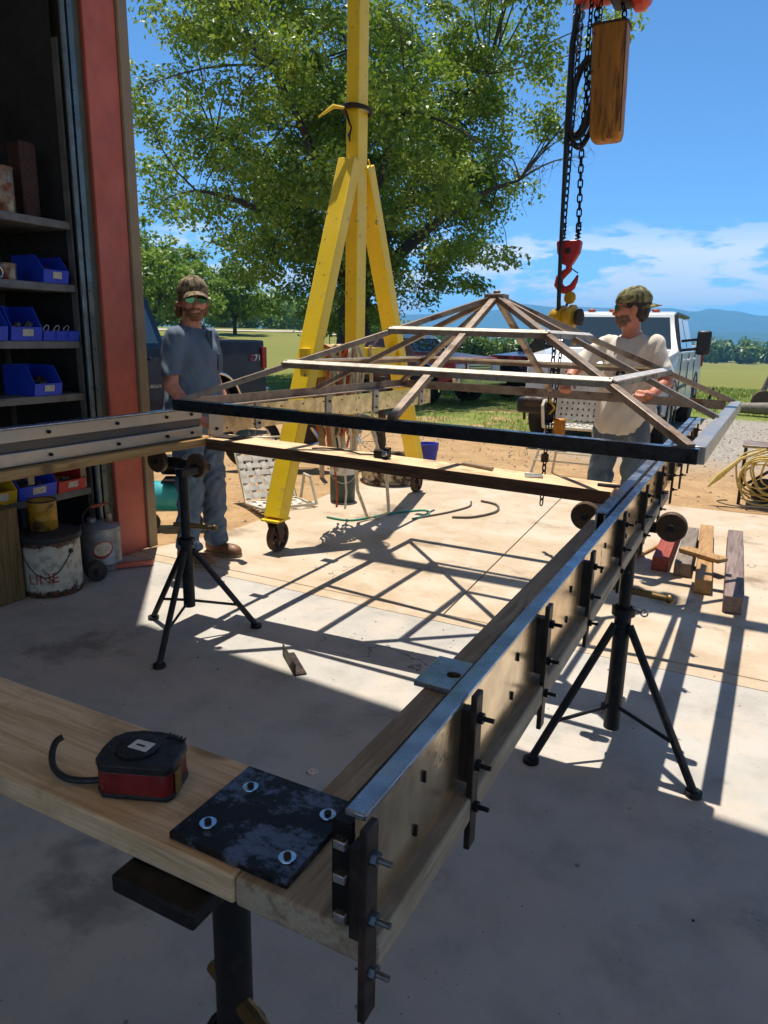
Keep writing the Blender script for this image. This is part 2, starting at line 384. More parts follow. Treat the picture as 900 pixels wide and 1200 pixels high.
# ---- the metal building we stand in -------------------------------
M_redst = mat('red_oxide_paint', '#c0604c', .55, var=.2, scale=3, col2='#a65341', c2=(.5, .75), rvar=.1, bmp=.05)
M_tan = mat('tan_trim', '#8f7a5c', .5, var=.15, scale=3)
M_track = mat('galvanised_track', '#6b7270', .4, .7, var=.3, scale=8)
M_darkgreen = mat('olive_jamb', '#4b4c3c', .6, var=.25, scale=4)
M_sheet = mat('liner_sheet', '#d0ccc4', .75, var=.25, scale=2)
M_roofin = mat('roof_liner', '#e2e0da', .85, var=.2, scale=1.5)
bld = thing('metal_shop_building', 'metal workshop with red steel door column and tan trim at the open doorway', 'building', (-3.6, 3.3, 0))
YO, HH = 3.50, 5.55         # outer face of wall, height of the opening
MB().bb((-3.85, 3.19, 0), (-3.585, 3.425, 6.4)).build('door_column', M_redst, bld, bevel=.006)
tr = MB(); tr.bb((-3.86, 3.428, .0), (-3.575, YO+.012, 6.4)); tr.bb((-3.60, 3.43, 0), (-3.568, 3.45, 6.4)); tr.build('door_trim', M_tan, bld, bevel=.004)
MB().bb((-3.78, 3.135, 0), (-3.61, 3.187, 6.4)).build('door_jamb', M_darkgreen, bld, bevel=.004)
tk = MB(); tk.bb((-3.66, 3.10, 0), (-3.60, 3.108, 6.2)); tk.bb((-3.605, 3.108, .3), (-3.60, 3.134, 6.2)); tk.build('door_track', M_track, bld)
tk = MB(); tk.tube([(-3.60, 3.062, .1), (-3.60, 3.062, 6.2)], .017, 12)
tk.build('conduit', M_track, bld)
MB().prism([(-3.56, 3.34), (1.0, 2.98), (8, 2.98), (8, 3.14), (1.0, 3.14), (-3.56, 3.52)], HH, 6.398).build('door_header', M_tan, bld)
MB().bb((5.2, 2.985, 0), (8, 3.137, HH-.002)).build('front_wall', M_sheet, bld)
wl = MB()
yy = 3.19
wl.bb((-4.75, -7, 0), (-4.72, 3.42, 6.4))
for k in range(34): wl.bb((-4.72, -6.9+k*.3, 0), (-4.695, -6.82+k*.3, 6.4))
wl.build('side_wall', M_sheet, bld)
MB().bb((-9, 3.30, 0), (-3.862, YO-.01, 6.4)).build('front_wall', M_sheet, bld)
for y0, y1, z0 in ((2.7, 3.33, 0), (-7, -6.3, 0), (-6.3, 2.7, 5.6)): MB().bb((7.0, y0, z0), (7.05, y1-.002, 6.4)).build('side_wall', M_sheet, bld)  # unseen right wall, wide opening added to let fill light in
for x0, x1, z0 in ((-4.75, -4.0, 0), (6.3, 7.05, 0), (-4.0, 6.3, 5.6)): MB().bb((x0, -7.05, z0), (x1-.002, -7, 6.4)).build('back_wall', M_sheet, bld)  # unseen back wall, also opened to add fill light
MB().bb((-9, -7.1, 6.4), (8.2, 3.36, 6.46)).build('roof', M_roofin, bld)
# ================================================================== WORKPIECE ON TRESTLES
M_pine = wood('pine_plank', '#e8caa0', '#c29d72', 0, 9, stain='#a88a6a')
M_pineY = wood('weathered_plank', '#b5a68c', '#82735e', 1, 9, stain='#927f66', knots=False)
M_pineL = wood('yellow_pine', '#b8935c', '#8a6436', 1, 9)
M_edgeshade = wood('edge_shade_brown', '#6b4a30', '#3d2a1c', 0, 9, knots=False)
M_steelface = metal_rust('mill_steel', '#e6cda4', '#5a4636', .0, .2, .9, 4.)
M_blue = mat('blued_steel', '#a3abb5', .3, .9, var=.35, scale=14, rvar=.1)
M_black = mat('black_steel', '#1c1c1d', .45, .6, var=.35, scale=12, bmp=.1)
M_bar = metal_rust('flat_bar_steel', '#3a3430', '#4a3426', .5, .5, .7, 9.)
M_galv = mat('galvanised_steel', '#a8a094', .38, .65, var=.12, scale=5, col2='#9a8c78', c2=(.62, .78), c2scale=7, stretch=(1, .4, 1), rvar=.08)
M_zinc = mat('zinc_plated', '#b9bcc0', .28, .95, var=.2, scale=20)
M_dzinc = mat('dull_zinc', '#77787a', .4, .9, var=.3, scale=30)
M_brn = metal_rust('brown_angle_iron', '#96826e', '#7d5f48', .4, .4, .35, 6.)
ZT = .85
pl = MB().bb((-2.9, .532, .812), (-.457, .716, ZT)).build('wooden_plank', M_pine, bevel=.004)
tag(pl, 'near wooden plank holding the tape measure and four washer plate', 'plank', 'planks of the work frame')
pl = MB().bb((-.455, .5325, .812), (-.27, 3.12, ZT)).build('wooden_plank', M_pineY, bevel=.004)
tag(pl, 'long grey weathered plank under the bolted steel rail', 'plank', 'planks of the work frame')
pl = MB().bb((-2.64, .9, .892), (-2.45, 2.86, .93)).build('wooden_plank', M_pineL, bevel=.004)
tag(pl, 'yellow pine plank under the galvanised channel at left', 'plank', 'planks of the work frame')
fb = MB(); p1, p2 = Vector((-2.445, 2.86, .905)), Vector((-.462, 2.95, .846)); fb.beam(p1, p2, .19, .05)
pl = fb.build('wooden_plank', M_pine, bevel=.004)
MB().beam(p1+Vector((.004, -.098, -.002)), p2+Vector((0, -.098, -.002)), .006, .053).build('edge_shade', M_edgeshade, pl)  # dark strip paints the shade on the backlit front edge
tag(pl, 'far crosswise timber with shaded edge painted dark under the pyramid frame', 'plank', 'planks of the work frame')

def bolt(mb, p, d, L=.02, r=.007, nut=.0105):
    p = Vector(p); d = Vector(d); mb.cyl(p, p+d*L, r*.62, 8); mb.cyl(p, p+d*nut*.9, nut, 6)
# ---- right rail: steel plate with top flange, clamped with flat bars
rail = thing('steel_rail', 'bolted steel rail with blue sheen along the weathered plank', 'steel rail', (-.29, .53, ZT))
MB().bb((-.300, .535, ZT+.002), (-.290, 4.9, .985)).build('web_plate', M_steelface, rail)
MB().bb((-.311, .532, .985), (-.287, 4.9, .993)).build('top_flange', M_blue, rail, bevel=.002)
MB().bb((-.326, .532, ZT+.004), (-.301, 1.2, .975)).build('end_packing', M_black, rail, bevel=.002)
for z in (.955, .915, .868): MB().box((-.312, .529, z), (.014, .012, .010)).build('end_bolt', M_zinc, rail, bevel=.001)
ch = MB(); ch.bb((-.350, 1.95, .99), (-.320, 4.8, .997)); ch.bb((-.350, 1.952, ZT+.003), (-.344, 4.798, .99)); ch.bb((-.328, 1.952, .955), (-.3205, 4.798, .989))
ch.build('second_rail', M_blue, rail, bevel=.0015)
sl = MB()
for y in np.arange(.66, 3.2, .185):
    for z in (.888, .948): sl.box((-.2885, y+(.02 if z > .9 else 0), z), (.004, .0035, .014))
tag(sl.build('slot', M_black, rail), kind='stuff')
Yb = [.515, .81, 1.173, 1.546, 1.97, 2.40, 2.83, 3.25, 3.65, 4.05, 4.45]
for i, y in enumerate(Yb):
    lo = .775-.006*(i % 3)
    bar = MB().bb((-.2895+.012, y-.0125, lo), (-.2895+.0205, y+.0125, 1.0)).build('clamp_bar', M_bar, rail, bevel=.0015)
    for z in (.965, .895, .832):
        bb_ = MB(); bolt(bb_, (-.269, y, z), (1, 0, 0), .021, .0055, .0075); bb_.build('bolt', M_dzinc if i == 0 else M_black, bar)
    MB().bb((-.2895, y-.009, ZT+.02), (-.2778, y+.009, .975)).build('spacer', M_bar, bar)
for y0, y1 in ((1.047, 1.163),):
    hp = MB(); nn = 24; cx_, cy_, r_h = -.418, 1.102, .0135; x0, x1 = -.472, -.3275
    outer = [(x0, y0), (x1-.02, y0), (x1, y0), (x1, y0+.06), (x1, y1), (x1-.05, y1), (x0, y1), (x0, y0+.05)]
    outer = [(x0, y0), ((x0+x1)/2, y0), (x1, y0), (x1, (y0+y1)/2), (x1, y1), ((x0+x1)/2, y1), (x0, y1), (x0, (y0+y1)/2)]
    inn = [(cx_+r_h*math.cos(R(225+45*k)), cy_+r_h*math.sin(R(225+45*k))) for k in range(8)]
    for z in (ZT+.001, ZT+.011): hp.v += [(a, b, z) for a, b in outer]+[(a, b, z) for a, b in inn]
    for k in range(8):
        j = (k+1) % 8; hp.f += [(16+k, 16+j, 24+j, 24+k), (k, 8+k, 8+j, j), (k, j, 16+j, 16+k), (8+k, 24+k, 24+j, 8+j)]
    o = hp.build('drilled_plate', M_blue, bevel=.001); tag(o, 'small blue steel plate with one hole on the weathered plank', 'steel plate')
# ---- corner base plate with four washers
M_plate = metal_rust('scaly_plate', '#23252b', '#1a1714', .15, .42, .6, 7.)
m_, t_, b_ = newmat('mill_scale_plate'); sc_n = nnoise(t_, 34, 10, .78, (1, 1.6, 1)); sc_f = ramp(t_, mth(t_, 'MULTIPLY', sc_n, ramp(t_, nnoise(t_, 13, 6, .7), .38, .6, .72, 1.15)), .46, .66, 0, .8)
t_.links.new(mixc(t_, sc_f, (.012, .012, .014), (.17, .22, .32)), b_.inputs['Base Color']); b_.inputs['Metallic'].default_value = .55
t_.links.new(ramp(t_, sc_n, .3, .7, .3, .6), b_.inputs['Roughness']); bump(t_, b_, sc_n, .2, .002)
bp = thing('base_plate', 'black steel base plate with four washered screws at the plank corner', 'steel plate', (-.478, .62, ZT))
MB().bb((-.565, .545, ZT+.001), (-.392, .702, ZT+.0105)).build('plate', m_, bp, bevel=.0012)
for x, y in ((-.532, .662), (-.412, .664), (-.413, .577), (-.533, .579)):
    w = MB(); w.lathe((x, y, ZT+.0108), [(.003, .002), (.0105, .002), (.0110, .001), (.0110, 0)], 20); wo = w.build('washer', M_zinc, bp)
    s_ = MB(); s_.cyl((x, y, ZT+.011), (x, y, ZT+.0165), .0045, 6); s_.build('screw', M_bar, wo)
# ---- tape measure, standing on its side
M_tblk = mat('black_rubber', '#17181a', .5, var=.3, scale=40, bmp=.15, bscale=200)
M_tred = mat('red_plastic', '#7a1518', .4, var=.3, scale=30)
M_wht = mat('white_label', '#d8d6cc', .5, var=.1)
ca, sa = math.cos(R(22)), math.sin(R(22))
def TM(a, b_, c):
    a, b_, c = a*1.2, b_*1.2, c*1.18
    return (-.676+a*ca-b_*sa, .612+a*sa+b_*ca, ZT+c)
prof = [(-.043, -.022), (-.045, 0), (-.043, .020), (-.033, .033), (-.015, .039), (.008, .039), (.028, .034), (.042, .026), (.047, .016), (.047, -.028), (.040, -.034), (-.033, -.034)]
tm = thing('tape_measure', 'red and black tape measure lying on the near plank', 'tape measure', (-.672, .612, ZT))
MB().prism([(a*.97, b_*.97) for a, b_ in prof], .004, .036, TM).build('case', M_tred, tm, bevel=.004)
for z0, z1 in ((.033, .044), (.001, .008)): MB().prism([(a, b_) for a, b_ in prof], z0, z1, TM).build('rubber_grip', M_tblk, tm, bevel=.003)
MB().lathe(TM(-.004, .001, .044), [(.029, 0), (.029, .003), (.025, .0038), (.0, .0038)], 28).build('dial_disc', M_tblk, tm)
lb = MB().prism([(-.014, -.004), (.010, -.011), (.015, .006), (-.009, .012)], .0474, .0484, TM).build('belt_clip', M_wht, tm, bevel=.0005)
MB().prism([(-.006, .0005), (.005, -.003), (.006, -.0005), (-.005, .003)], .0486, .0489, TM).build('slot', M_black, lb)
hk = MB(); hk.prism([(.047, -.022), (.0495, -.022), (.0495, -.010), (.047, -.010)], .006, .034, TM); hk.build('hook', mat('brass_hook', '#9a8a5a', .4, .8), tm)
for k in range(5):
    gr_ = MB(); gr_.prism([(.020+k*.0052, .024-k*.0012), (.0225+k*.0052, .0235-k*.0012), (.0225+k*.0052, .033-k*.002), (.020+k*.0052, .0335-k*.002)], .044, .0462, TM); gr_.build('thumb_ridge', M_tblk, tm)
def bz3(P):
    P = [Vector(p) for p in P]; o3 = []
    for i in range(len(P)-1):
        a, b3, c, d = P[max(0, i-1)], P[i], P[i+1], P[min(len(P)-1, i+2)]
        o3 += [.5*((2*b3)+(-a+c)*t+(2*a-5*b3+4*c-d)*t*t+(-a+3*b3-3*c+d)*t**3) for t in (0, .25, .5, .75)]
    return o3+[P[-1]]
st = MB(); sp_ = [TM(-.040, -.010, .008), TM(-.062, -.014, .007), TM(-.085, -.012, .007), TM(-.105, -.001, .010), TM(-.116, .014, .017), TM(-.118, .027, .026), TM(-.112, .033, .03)]
st.tube(bz3(sp_), .0046, 8); st.build('wrist_strap', M_tblk, tm)
# ---- left channel and drilled side plate
lc = thing('steel_channel', 'galvanised steel channel on the yellow pine plank at left', 'steel channel', (-2.5, 2., .93))
cz0, cz1 = .932, 1.078
c_ = MB(); c_.bb((-2.53, .9, cz0), (-2.512, 2.80, cz1)); c_.build('web', mat('channel_web_shade', '#56534f', .45, .6, var=.25, scale=5, stretch=(1, .3, 1)), lc)  # darker than the flanges: shade of the groove put into its colour
c_ = MB(); c_.bb((-2.512, .9, 1.026), (-2.494, 2.80, cz1-.001)); c_.build('upper_flange', M_galv, lc, bevel=.003)
c_ = MB(); c_.bb((-2.512, .9, cz0+.001), (-2.494, 2.80, .986)); c_.build('lower_flange', M_galv, lc, bevel=.003)
c_ = MB(); c_.bb((-2.535, .9, cz1), (-2.488, 2.80, cz1+.006)); c_.build('top_lip', M_blue, lc, bevel=.0015)
for y in (1.9, 2.25, 2.55, 2.72):
    for z in (1.052, .960):
        bo = MB(); bolt(bo, (-2.493, y, z), (1, 0, 0), .010, .006, .008); bo.build('bolt', M_black, lc)
dp = thing('drilled_side_plate', 'long tan drilled steel plate with splice brackets beyond the channel', 'steel plate', (-2.5, 4.2, .92))
d_ = MB(); d_.beam((-2.506, 2.86, 1.002), (-2.506, 5.7, .965), .008, .135); d_.build('plate', M_steelface, dp)
ho = MB()
for k in range(12):
    y = 3.0+k*.235
    for z in (.042, -.042): ho.cyl((-2.502, y+(.03 if z > 0 else 0), 1.0-(y-2.86)*.013+z), (-2.4995, y+(.03 if z > 0 else 0), 1.0-(y-2.86)*.013+z), .0055, 8)
tag(ho.build('drill_hole', M_black, dp), kind='stuff')
for y, lw in ((2.905, .11), (3.27, .05), (4.03, .07), (4.69, .075), (5.5, .07)):
    zc = 1.002-(y-2.86)*.013; bk = MB(); bk.bb((-2.5015, y-lw/2, zc-.075), (-2.493, y+lw/2, zc+.082))
    if y > 3: bk.bb((-2.60, y-lw/2, zc+.076), (-2.5018, y+lw/2, zc+.084))
    bo_ = bk.build('splice_bracket', M_galv, dp, bevel=.002)
    for z in (.04, -.04):
        bt = MB(); bolt(bt, (-2.492, y, zc+z), (1, 0, 0), .008, .006, .0085); bt.build('bolt', M_black, bo_)
# loose shims and scraps lying on the planks
def flat(label, x, y, z, a, b_, th, rz, m, cat='steel scrap', name='steel_scrap'):
    o = MB().box((0, 0, th/2), (a, b_, th)).build(name, m, bevel=.001); o.location = (x, y, z+.001); o.rotation_euler[2] = R(rz); tag(o, label, cat); return o
flat('flat steel shim on the left end of far timber', -2.37, 2.86, .929, .15, .09, .006, 10, M_bar)
flat('dark steel shim on the yellow pine plank', -2.56, 2.40, .93, .09, .07, .005, 0, M_bar)
flat('small square steel plate on the far timber near chain', -.80, 2.95, .881, .075, .07, .006, 20, M_galv)
flat('brown steel bar lying on the far timber', -1.06, 2.965, .889, .16, .02, .012, -14, M_brn)
flat('dark flat bar where far timber meets the weathered plank', -.47, 2.95, .873, .12, .03, .008, 5, M_black)
flat('short black block on the weathered plank beside the rail', -.395, 2.72, .85, .035, .06, .012, 0, M_black)
cl = thing('bench_clamp', 'small black clamp with cord on the far timber', 'clamp', (-1.50, 2.88, .895))
k_ = MB(); k_.box((-1.50, 2.89, .921), (.075, .04, .034)); k_.box((-1.475, 2.89, .945), (.03, .03, .016)); k_.build('body', M_black, cl, bevel=.004)
k_ = MB(); k_.cyl((-1.475, 2.868, .926), (-1.475, 2.855, .926), .012, 12); k_.build('knob', M_zinc, cl)
k_ = MB(); k_.tube([(-1.535, 2.89, .912), (-1.57, 2.90, .911), (-1.61, 2.88, .911), (-1.66, 2.90, .913), (-1.75, 2.93, .916), (-1.83, 2.90, .918), (-1.86, 2.85, .92)], .004, 6); k_.build('cord', M_tblk, cl)

# ---- pyramid roof frame ------------------------------------------
py = thing('pyramid_roof_frame', 'welded steel pyramid roof frame with eight ribs resting on both rails', 'roof frame', (-1.2352, 3.6069, 1.06))
PP = dict(cx=-1.2352, cy=3.6069, rot=-.0221, hx=1.1115, hy=1.1287, z0=1.1348, tx=-.0111, ty=-.0019, rise=.5217)
LEV = {0: 1., 1: .6867, 2: .3574, 3: .0}
def pp(u, v, lev, dz=0.):
    f = LEV[lev] if lev in LEV else lev; x, y = u*PP['hx']*f, v*PP['hy']*f; c, s = math.cos(PP['rot']), math.sin(PP['rot'])
    return Vector((PP['cx']+x*c-y*s, PP['cy']+x*s+y*c, PP['z0']+PP['rise']*(1-f)+PP['tx']*x+PP['ty']*y+dz))
M_nearb = mat('painted_black_tube', '#1a1d22', .24, .55, var=.3, scale=14, bmp=.08, coat=.3)
MB().beam(pp(-1, -1, 0, -.026), pp(1, -1, 0, -.026), .052, .050, ext=.012).build('front_rail', M_nearb, py, bevel=.004)
MB().beam(pp(1, -.94, 0, -.030), pp(1, 1, 0, -.030), .055, .060, ext=.02).build('right_rail', M_galv, py, bevel=.003)
MB().angle(pp(-1, -.96, 0, -.05), pp(-1, 1, 0, -.05), .05, .006, (0, 0, 1), (1, 0, 0)).build('left_rail', M_brn, py)
MB().angle(pp(-1, 1, 0, -.055), pp(.95, 1, 0, -.055), .055, .006, (0, 0, 1), (0, 1, 0)).build('back_rail', M_brn, py)
rib_t = [(-1, -1), (0, -1), (1, -1), (1, 0), (1, 1), (0, 1), (-1, 1), (-1, 0)]
for u, v in rib_t:
    e = pp(u*.985, v*.985, 0, -.004); a = pp(u, v, .03)
    MB().beam(a, e, .034, .026).build('rib', M_brn, py, bevel=.002)
M_ring = metal_rust('sunlit_angle', '#d8cab4', '#a89078', .1, .35, .2, 6.)  # sun glare on the ring bars put into a paler steel colour
for lev in (1, 2):
    for (a, b_) in (((-1, -1), (1, -1)), ((1, -1), (1, 1)), ((1, 1), (-1, 1)), ((-1, 1), (-1, -1))):
        A, B = pp(*a, lev, .016), pp(*b_, lev, .016); ow = (Vector(((a[0]+b_[0])/2, (a[1]+b_[1])/2, 0)))
        rb2 = MB().beam(A, B, .031, .006, up=ow*.46+Vector((0, 0, 1))).build('ring_bar', M_ring, py); o2 = ow*.018+Vector((0, 0, -.018)); MB().beam(A+o2, B+o2, .005, .022).build('ring_lip', M_brn, rb2)
ap_ = MB(); ap_.box(pp(0, 0, 3, -.002), (.10, .10, .03)); ap_.cyl(pp(0, 0, 3), pp(0, 0, 3, .03), .018, 10); ap_.build('apex_plate', M_brn, py, bevel=.004)

# ---- pipe stands --------------------------------------------------
M_stand = metal_rust('black_stand_paint', '#17181a', '#3a2a20', .35, .5, .4, 8.)
M_wheel = metal_rust('rusty_roller', '#5a4532', '#5b3d24', .6, .55, .5, 9.)
M_yellowbr = mat('brass_handle', '#6e5730', .5, .6, var=.3, scale=20)
def stand(label, base, top, feet, apex, head=None, wheelz=None, wheels=(), handle=(1, 0), lowbrace=.19, r=.028, colz=.16):
    bx, by = base; s = thing('pipe_stand', label, 'pipe stand', (bx, by, 0), group='pipe stands under the work frame')
    MB().cyl((bx, by, colz), (bx, by, apex+.05), r, 18).build('column', M_stand, s)
    MB().cyl((bx, by, apex+.045), (bx, by, top), r*.78, 16).build('inner_tube', M_stand, s)
    MB().lathe((bx, by, apex+.03), [(r, 0), (r+.012, .004), (r+.012, .03), (r, .034)], 18).build('collar', M_stand, s)
    for fx, fy in feet:
        d = Vector((fx-bx, fy-by, 0)).normalized(); lg = MB(); a = Vector((bx, by, apex))+d*r; f = Vector((fx, fy, .012))
        lg.tube([a, f], .0145, 10); lo = lg.build('leg', M_stand, s)
        MB().cyl((fx, fy, 0), (fx, fy, .016), .028, 14).build('foot', M_stand, lo)
        q = a.lerp(f, .72); MB().tube([Vector((bx, by, lowbrace-.0)), q], .007, 6).build('brace', M_stand, s)
    hx, hy = handle; hz = apex+.12
    h_ = MB(); h_.tube([(bx-hx*.06, by-hy*.06, hz+.01), (bx+hx*.05, by+hy*.05, hz), (bx+hx*.13, by+hy*.13, hz-.008)], [.011, .013, .011], 10); h_.sphere((bx+hx*.14, by+hy*.14, hz-.009), .017, 10, 6)
    h_.build('screw_handle', M_yellowbr, s)
    p_ = MB(); p_.tube([(bx+r, by, apex+.06), (bx+r+.035, by-.01, apex+.055)], .005, 6); p_.torus((bx+r+.04, by-.01, apex+.055), .012, .003, (0, 1, 0), 12, 6); p_.build('pin', M_zinc, s)
    if head:
        for a, b_ in head: MB().bb(a, b_).build('head_bar', M_stand, s, bevel=.004)
        for (x, y, z, rw) in wheels:
            w = MB(); w.lathe((x, y-.016, z), [(.0, 0), (rw*.92, 0), (rw, .006), (rw, .026), (rw*.92, .032), (0, .032)], 28, (0, 1, 0)); wo = w.build('roller_wheel', M_wheel, s)
            MB().cyl((x, y-.03, z), (x, y+.03, z), .013, 10).build('axle', M_stand, wo)
    return s
stand('pipe stand under the pine plank at left beside the man', (-2.31, 2.45), .80, [(-2.105, 2.70), (-2.2, 2.126), (-2.63, 2.522)], .44,
      head=[((-2.33, 2.42, .80), (-2.29, 2.62, .835)), ((-2.60, 2.585, .80), (-2.30, 2.61, .85))], wheels=[(-2.325, 2.56, .832, .058), (-2.575, 2.56, .832, .058)], handle=(.8, .5))
stand('pipe stand with roller head under the bolted rail at right', (-.31, 2.43), .77, [(-.015, 2.303), (-.54, 2.226), (-.372, 2.75)], .50,
      head=[((-.34, 2.38, .772), (-.28, 2.70, .808)), ((-.52, 2.685, .77), (-.2, 2.72, .806))], wheels=[(-.208, 2.66, .808, .054), (-.512, 2.66, .808, .054)], handle=(1, .1), colz=.10)
stand('pipe stand beneath the near plank corner, cut by the frame', (-.545, .63), .79, [(-.30, .42), (-.86, .52), (-.52, .98)], .42,
      head=[((-.62, .50, .785), (-.49, .76, .810))], handle=(.9, -.3), r=.033)
# ================================================================== GANTRY CRANE
M_yel = mat('yellow_paint', '#ecc61c', .42, var=.10, scale=3, col2='#cdb04a', c2=(.60, .70), c2scale=11, rvar=.1, col3='#8a7448', c3=(.645, .69), c3scale=22, bmp=.08, bscale=40)
M_rustw = metal_rust('rusty_cast_iron', '#4a3a2e', '#5f4028', .6, .6, .5, 10.)
gx, gy = -2.79, 4.88
gt = thing('gantry_crane', 'yellow steel gantry crane with A frame legs on iron casters', 'gantry crane', (gx, gy, 0))
def aframe(x):
    MB().bb((x-.05, gy-.07, 1.12), (x+.05, gy+.07, 4.32)).build('post', M_yel, gt, bevel=.006)
    for s, yb in ((-1, 3.82), (1, 6.08)):
        lg = MB().beam((x, gy+s*.10, 2.66), (x, yb, .235), .105, .135, up=(1, 0, 0)).build('leg', M_yel, gt, bevel=.006)
        MB().tube([(x+.055, gy+s*.10+.06*s, 2.60), (x+.055, gy+s*.075, 2.70)], .006, 6).build('weld_bead', M_yel, lg)
        MB().box((x, yb, .228), (.14, .15, .014)).build('foot_plate', M_yel, lg, bevel=.002)
        cs = MB()
        for sx in (-1, 1): cs.prism([(yb-.05, .218), (yb+.055, .218), (yb+.03, .075), (yb-.0, .075)], x+sx*.036-.004, x+sx*.036+.004, lambda a, b_, c: (c, a, b_))
        cs.box((x, yb, .214), (.085, .11, .012)); cs.build('caster_fork', M_rustw, gt)
        wh = MB(); r0 = .103; cy_ = yb+.02
        prof = [(r0*.80, -.022), (r0, -.02), (r0, .02), (r0*.80, .022)]
        wh.lathe((x, cy_, r0), prof+[(r0*.80, -.022)], 32, (1, 0, 0)); wh.lathe((x, cy_, r0), [(.0, -.026), (.027, -.026), (.027, .026), (0, .026)], 16, (1, 0, 0))
        for k in range(6):
            a = 2*math.pi*k/6+.3; d = Vector((0, math.cos(a), math.sin(a))); c0 = Vector((x, cy_, r0)); wh.beam(c0+d*.02, c0+d*r0*.84, .018, .034, up=(1, 0, 0))
        # web disc between spokes with round holes
        nn = 48; ring_o = []; 
        wh.build('caster_wheel', M_rustw, gt)
    for yy_ in (4.30, 4.42, 5.32, 5.44): MB().cyl((x+.035, yy_, 1.26), (x+.048, yy_, 1.26), .014, 6).build('bolt', M_bar, gt)
    MB().bb((x-.035, 4.17, 1.16), (x+.035, 5.56, 1.36)).build('crossbar', M_yel, gt, bevel=.004)
aframe(gx); aframe(3.6)
MB().bb((gx-.25, gy-.055, 4.32), (3.85, gy+.055, 4.335)).build('beam_flange', M_yel, gt)
MB().bb((gx-.25, gy-.006, 4.335), (3.85, gy+.006, 4.52)).build('beam_web', M_yel, gt)
MB().bb((gx-.25, gy-.055, 4.52), (3.85, gy+.055, 4.535)).build('beam_flange', M_yel, gt)
# rope knot and yellow tail on the post
kn = thing('tied_chain', 'chain and frayed yellow strap tied round the gantry post', 'chain', (gx, gy-.08, 3.0))
k = MB()
for i in range(3): k.torus((gx, gy, 3.0+i*.012), .105, .008, (0.05*i, .08, 1), 20, 6, 1, 1)
k.build('wrap', M_bar, kn)
k = MB(); k.tube([(gx-.04, gy-.085, 2.99), (gx-.02, gy-.09, 2.93), (gx+.0, gy-.082, 2.88), (gx-.015, gy-.088, 2.83), (gx-.01, gy-.085, 2.79)], [.006, .009, .005, .009, .004], 6); k.build('chain_tail', M_black, kn)
k = MB(); k.tube([(gx-.04, gy-.09, 3.01), (gx-.12, gy-.13, 3.02), (gx-.22, gy-.17, 2.95)], [.008, .017, .006], 6); k.build('strap_end', M_yel, kn)
# straps and ropes hung over the crossbar
M_str = [mat('strap_tan', '#b89c70', .9, var=.3, scale=40), mat('strap_orange', '#b8501c', .8, var=.25, scale=40), mat('strap_cream', '#d8c6a2', .9, var=.3, scale=40), mat('strap_brown', '#6a4a2c', .9, var=.3, scale=40)]
def strap(y, x, z0, z1, w, mi, lab, loop=True, sway=.02, name='tie_down_strap'):
    r2 = random.Random(int(y*1000)); pts = []; n = 9; c = MB()
    A = [(x+.045, y, z0), (x+.06, y+.01, 1.37), (x, y+.012, 1.39), (x-.06, y+.01, 1.36)]
    down = [(x+.05+.012*math.sin(k), y+sway*math.sin(k*1.3+y*9), 1.36-(1.36-z1)*k/n) for k in range(n+1)]
    back = [(x-.06+.01*math.sin(k), y+.02+sway*math.sin(k*1.1+y*5), 1.36-(1.36-z0)*k/n) for k in range(n+1)]
    line = list(reversed(down))+[(x, y+.012, 1.385)]+back
    vs = []
    for i, p in enumerate(line):
        vs += [(p[0], p[1]-w/2, p[2]), (p[0], p[1]+w/2, p[2])]
    t_ = .004; m_ = len(vs); vs2 = [(a+t_, b_, c_+.002) for a, b_, c_ in vs]
    fs = [(2*i, 2*i+1, 2*i+3, 2*i+2) for i in range(len(line)-1)]+[(m_+2*i, m_+2*i+2, m_+2*i+3, m_+2*i+1) for i in range(len(line)-1)]
    fs += [(2*i, 2*i+2, m_+2*i+2, m_+2*i) for i in range(len(line)-1)]+[(2*i+1, m_+2*i+1, m_+2*i+3, 2*i+3) for i in range(len(line)-1)]
    o = c.add(vs+vs2, fs).build(name, M_str[mi], ang=60); tag(o, lab, 'strap', 'straps hung over the gantry crossbar'); return o
cols = ['tan', 'orange', 'cream', 'brown']
ys = [4.40, 4.45, 4.50, 4.54, 4.59, 4.63, 4.67, 4.72, 4.76, 4.81]
mis = [1, 0, 0, 2, 0, 2, 1, 2, 0, 2]; z0s = [.75, .55, .5, .62, .45, .5, .12, .48, .6, .08]; z1s = [.62, .68, .45, .55, .6, .4, .6, .45, .5, .5]
places = ['nearest the left leg', 'second from the left leg', 'third from the left leg', 'fourth from the left leg', 'fifth from the left leg', 'sixth from the left leg', 'reaching down to the green bucket', 'just left of the long cream one', 'among the right hand bunch', 'looping to the ground beside green bucket']
for i, y in enumerate(ys): strap(y, gx, z0s[i], z1s[i], (.028, .04, .05)[i % 3], mis[i], f'{cols[mis[i]]} strap over the gantry crossbar, {places[i]}')
rp = MB()
for q in range(6):
    y0 = 4.5+q*.05; pts = [(gx+.055+.02*math.sin(a*3+q)+.01*q, y0+.05*math.sin(a), 1.05+.33*math.cos(a)) for a in np.linspace(0, 2*math.pi, 22)[:-1]]
    rp = MB(); rp.tube(pts, .013, 6, closed=True); o = rp.build('rope_coil', M_str[(0, 3, 1, 2, 0, 2)[q]], ang=80)
    tag(o, f"{('tan', 'dark brown', 'orange', 'cream', 'faded tan', 'pale cream')[q]} rope coil hung over the gantry crossbar", 'rope', 'ropes hung over the gantry crossbar')
lp = MB(); lp.tube([(gx+.05, 4.81, .55), (gx+.06, 4.84, .25), (gx+.12, 4.9, .03), (gx+.18, 4.97, .012), (gx+.24, 5.05, .05), (gx+.20, 5.07, .35), (gx+.07, 5.06, .7), (gx+.05, 5.04, 1.38)], .014, 6)
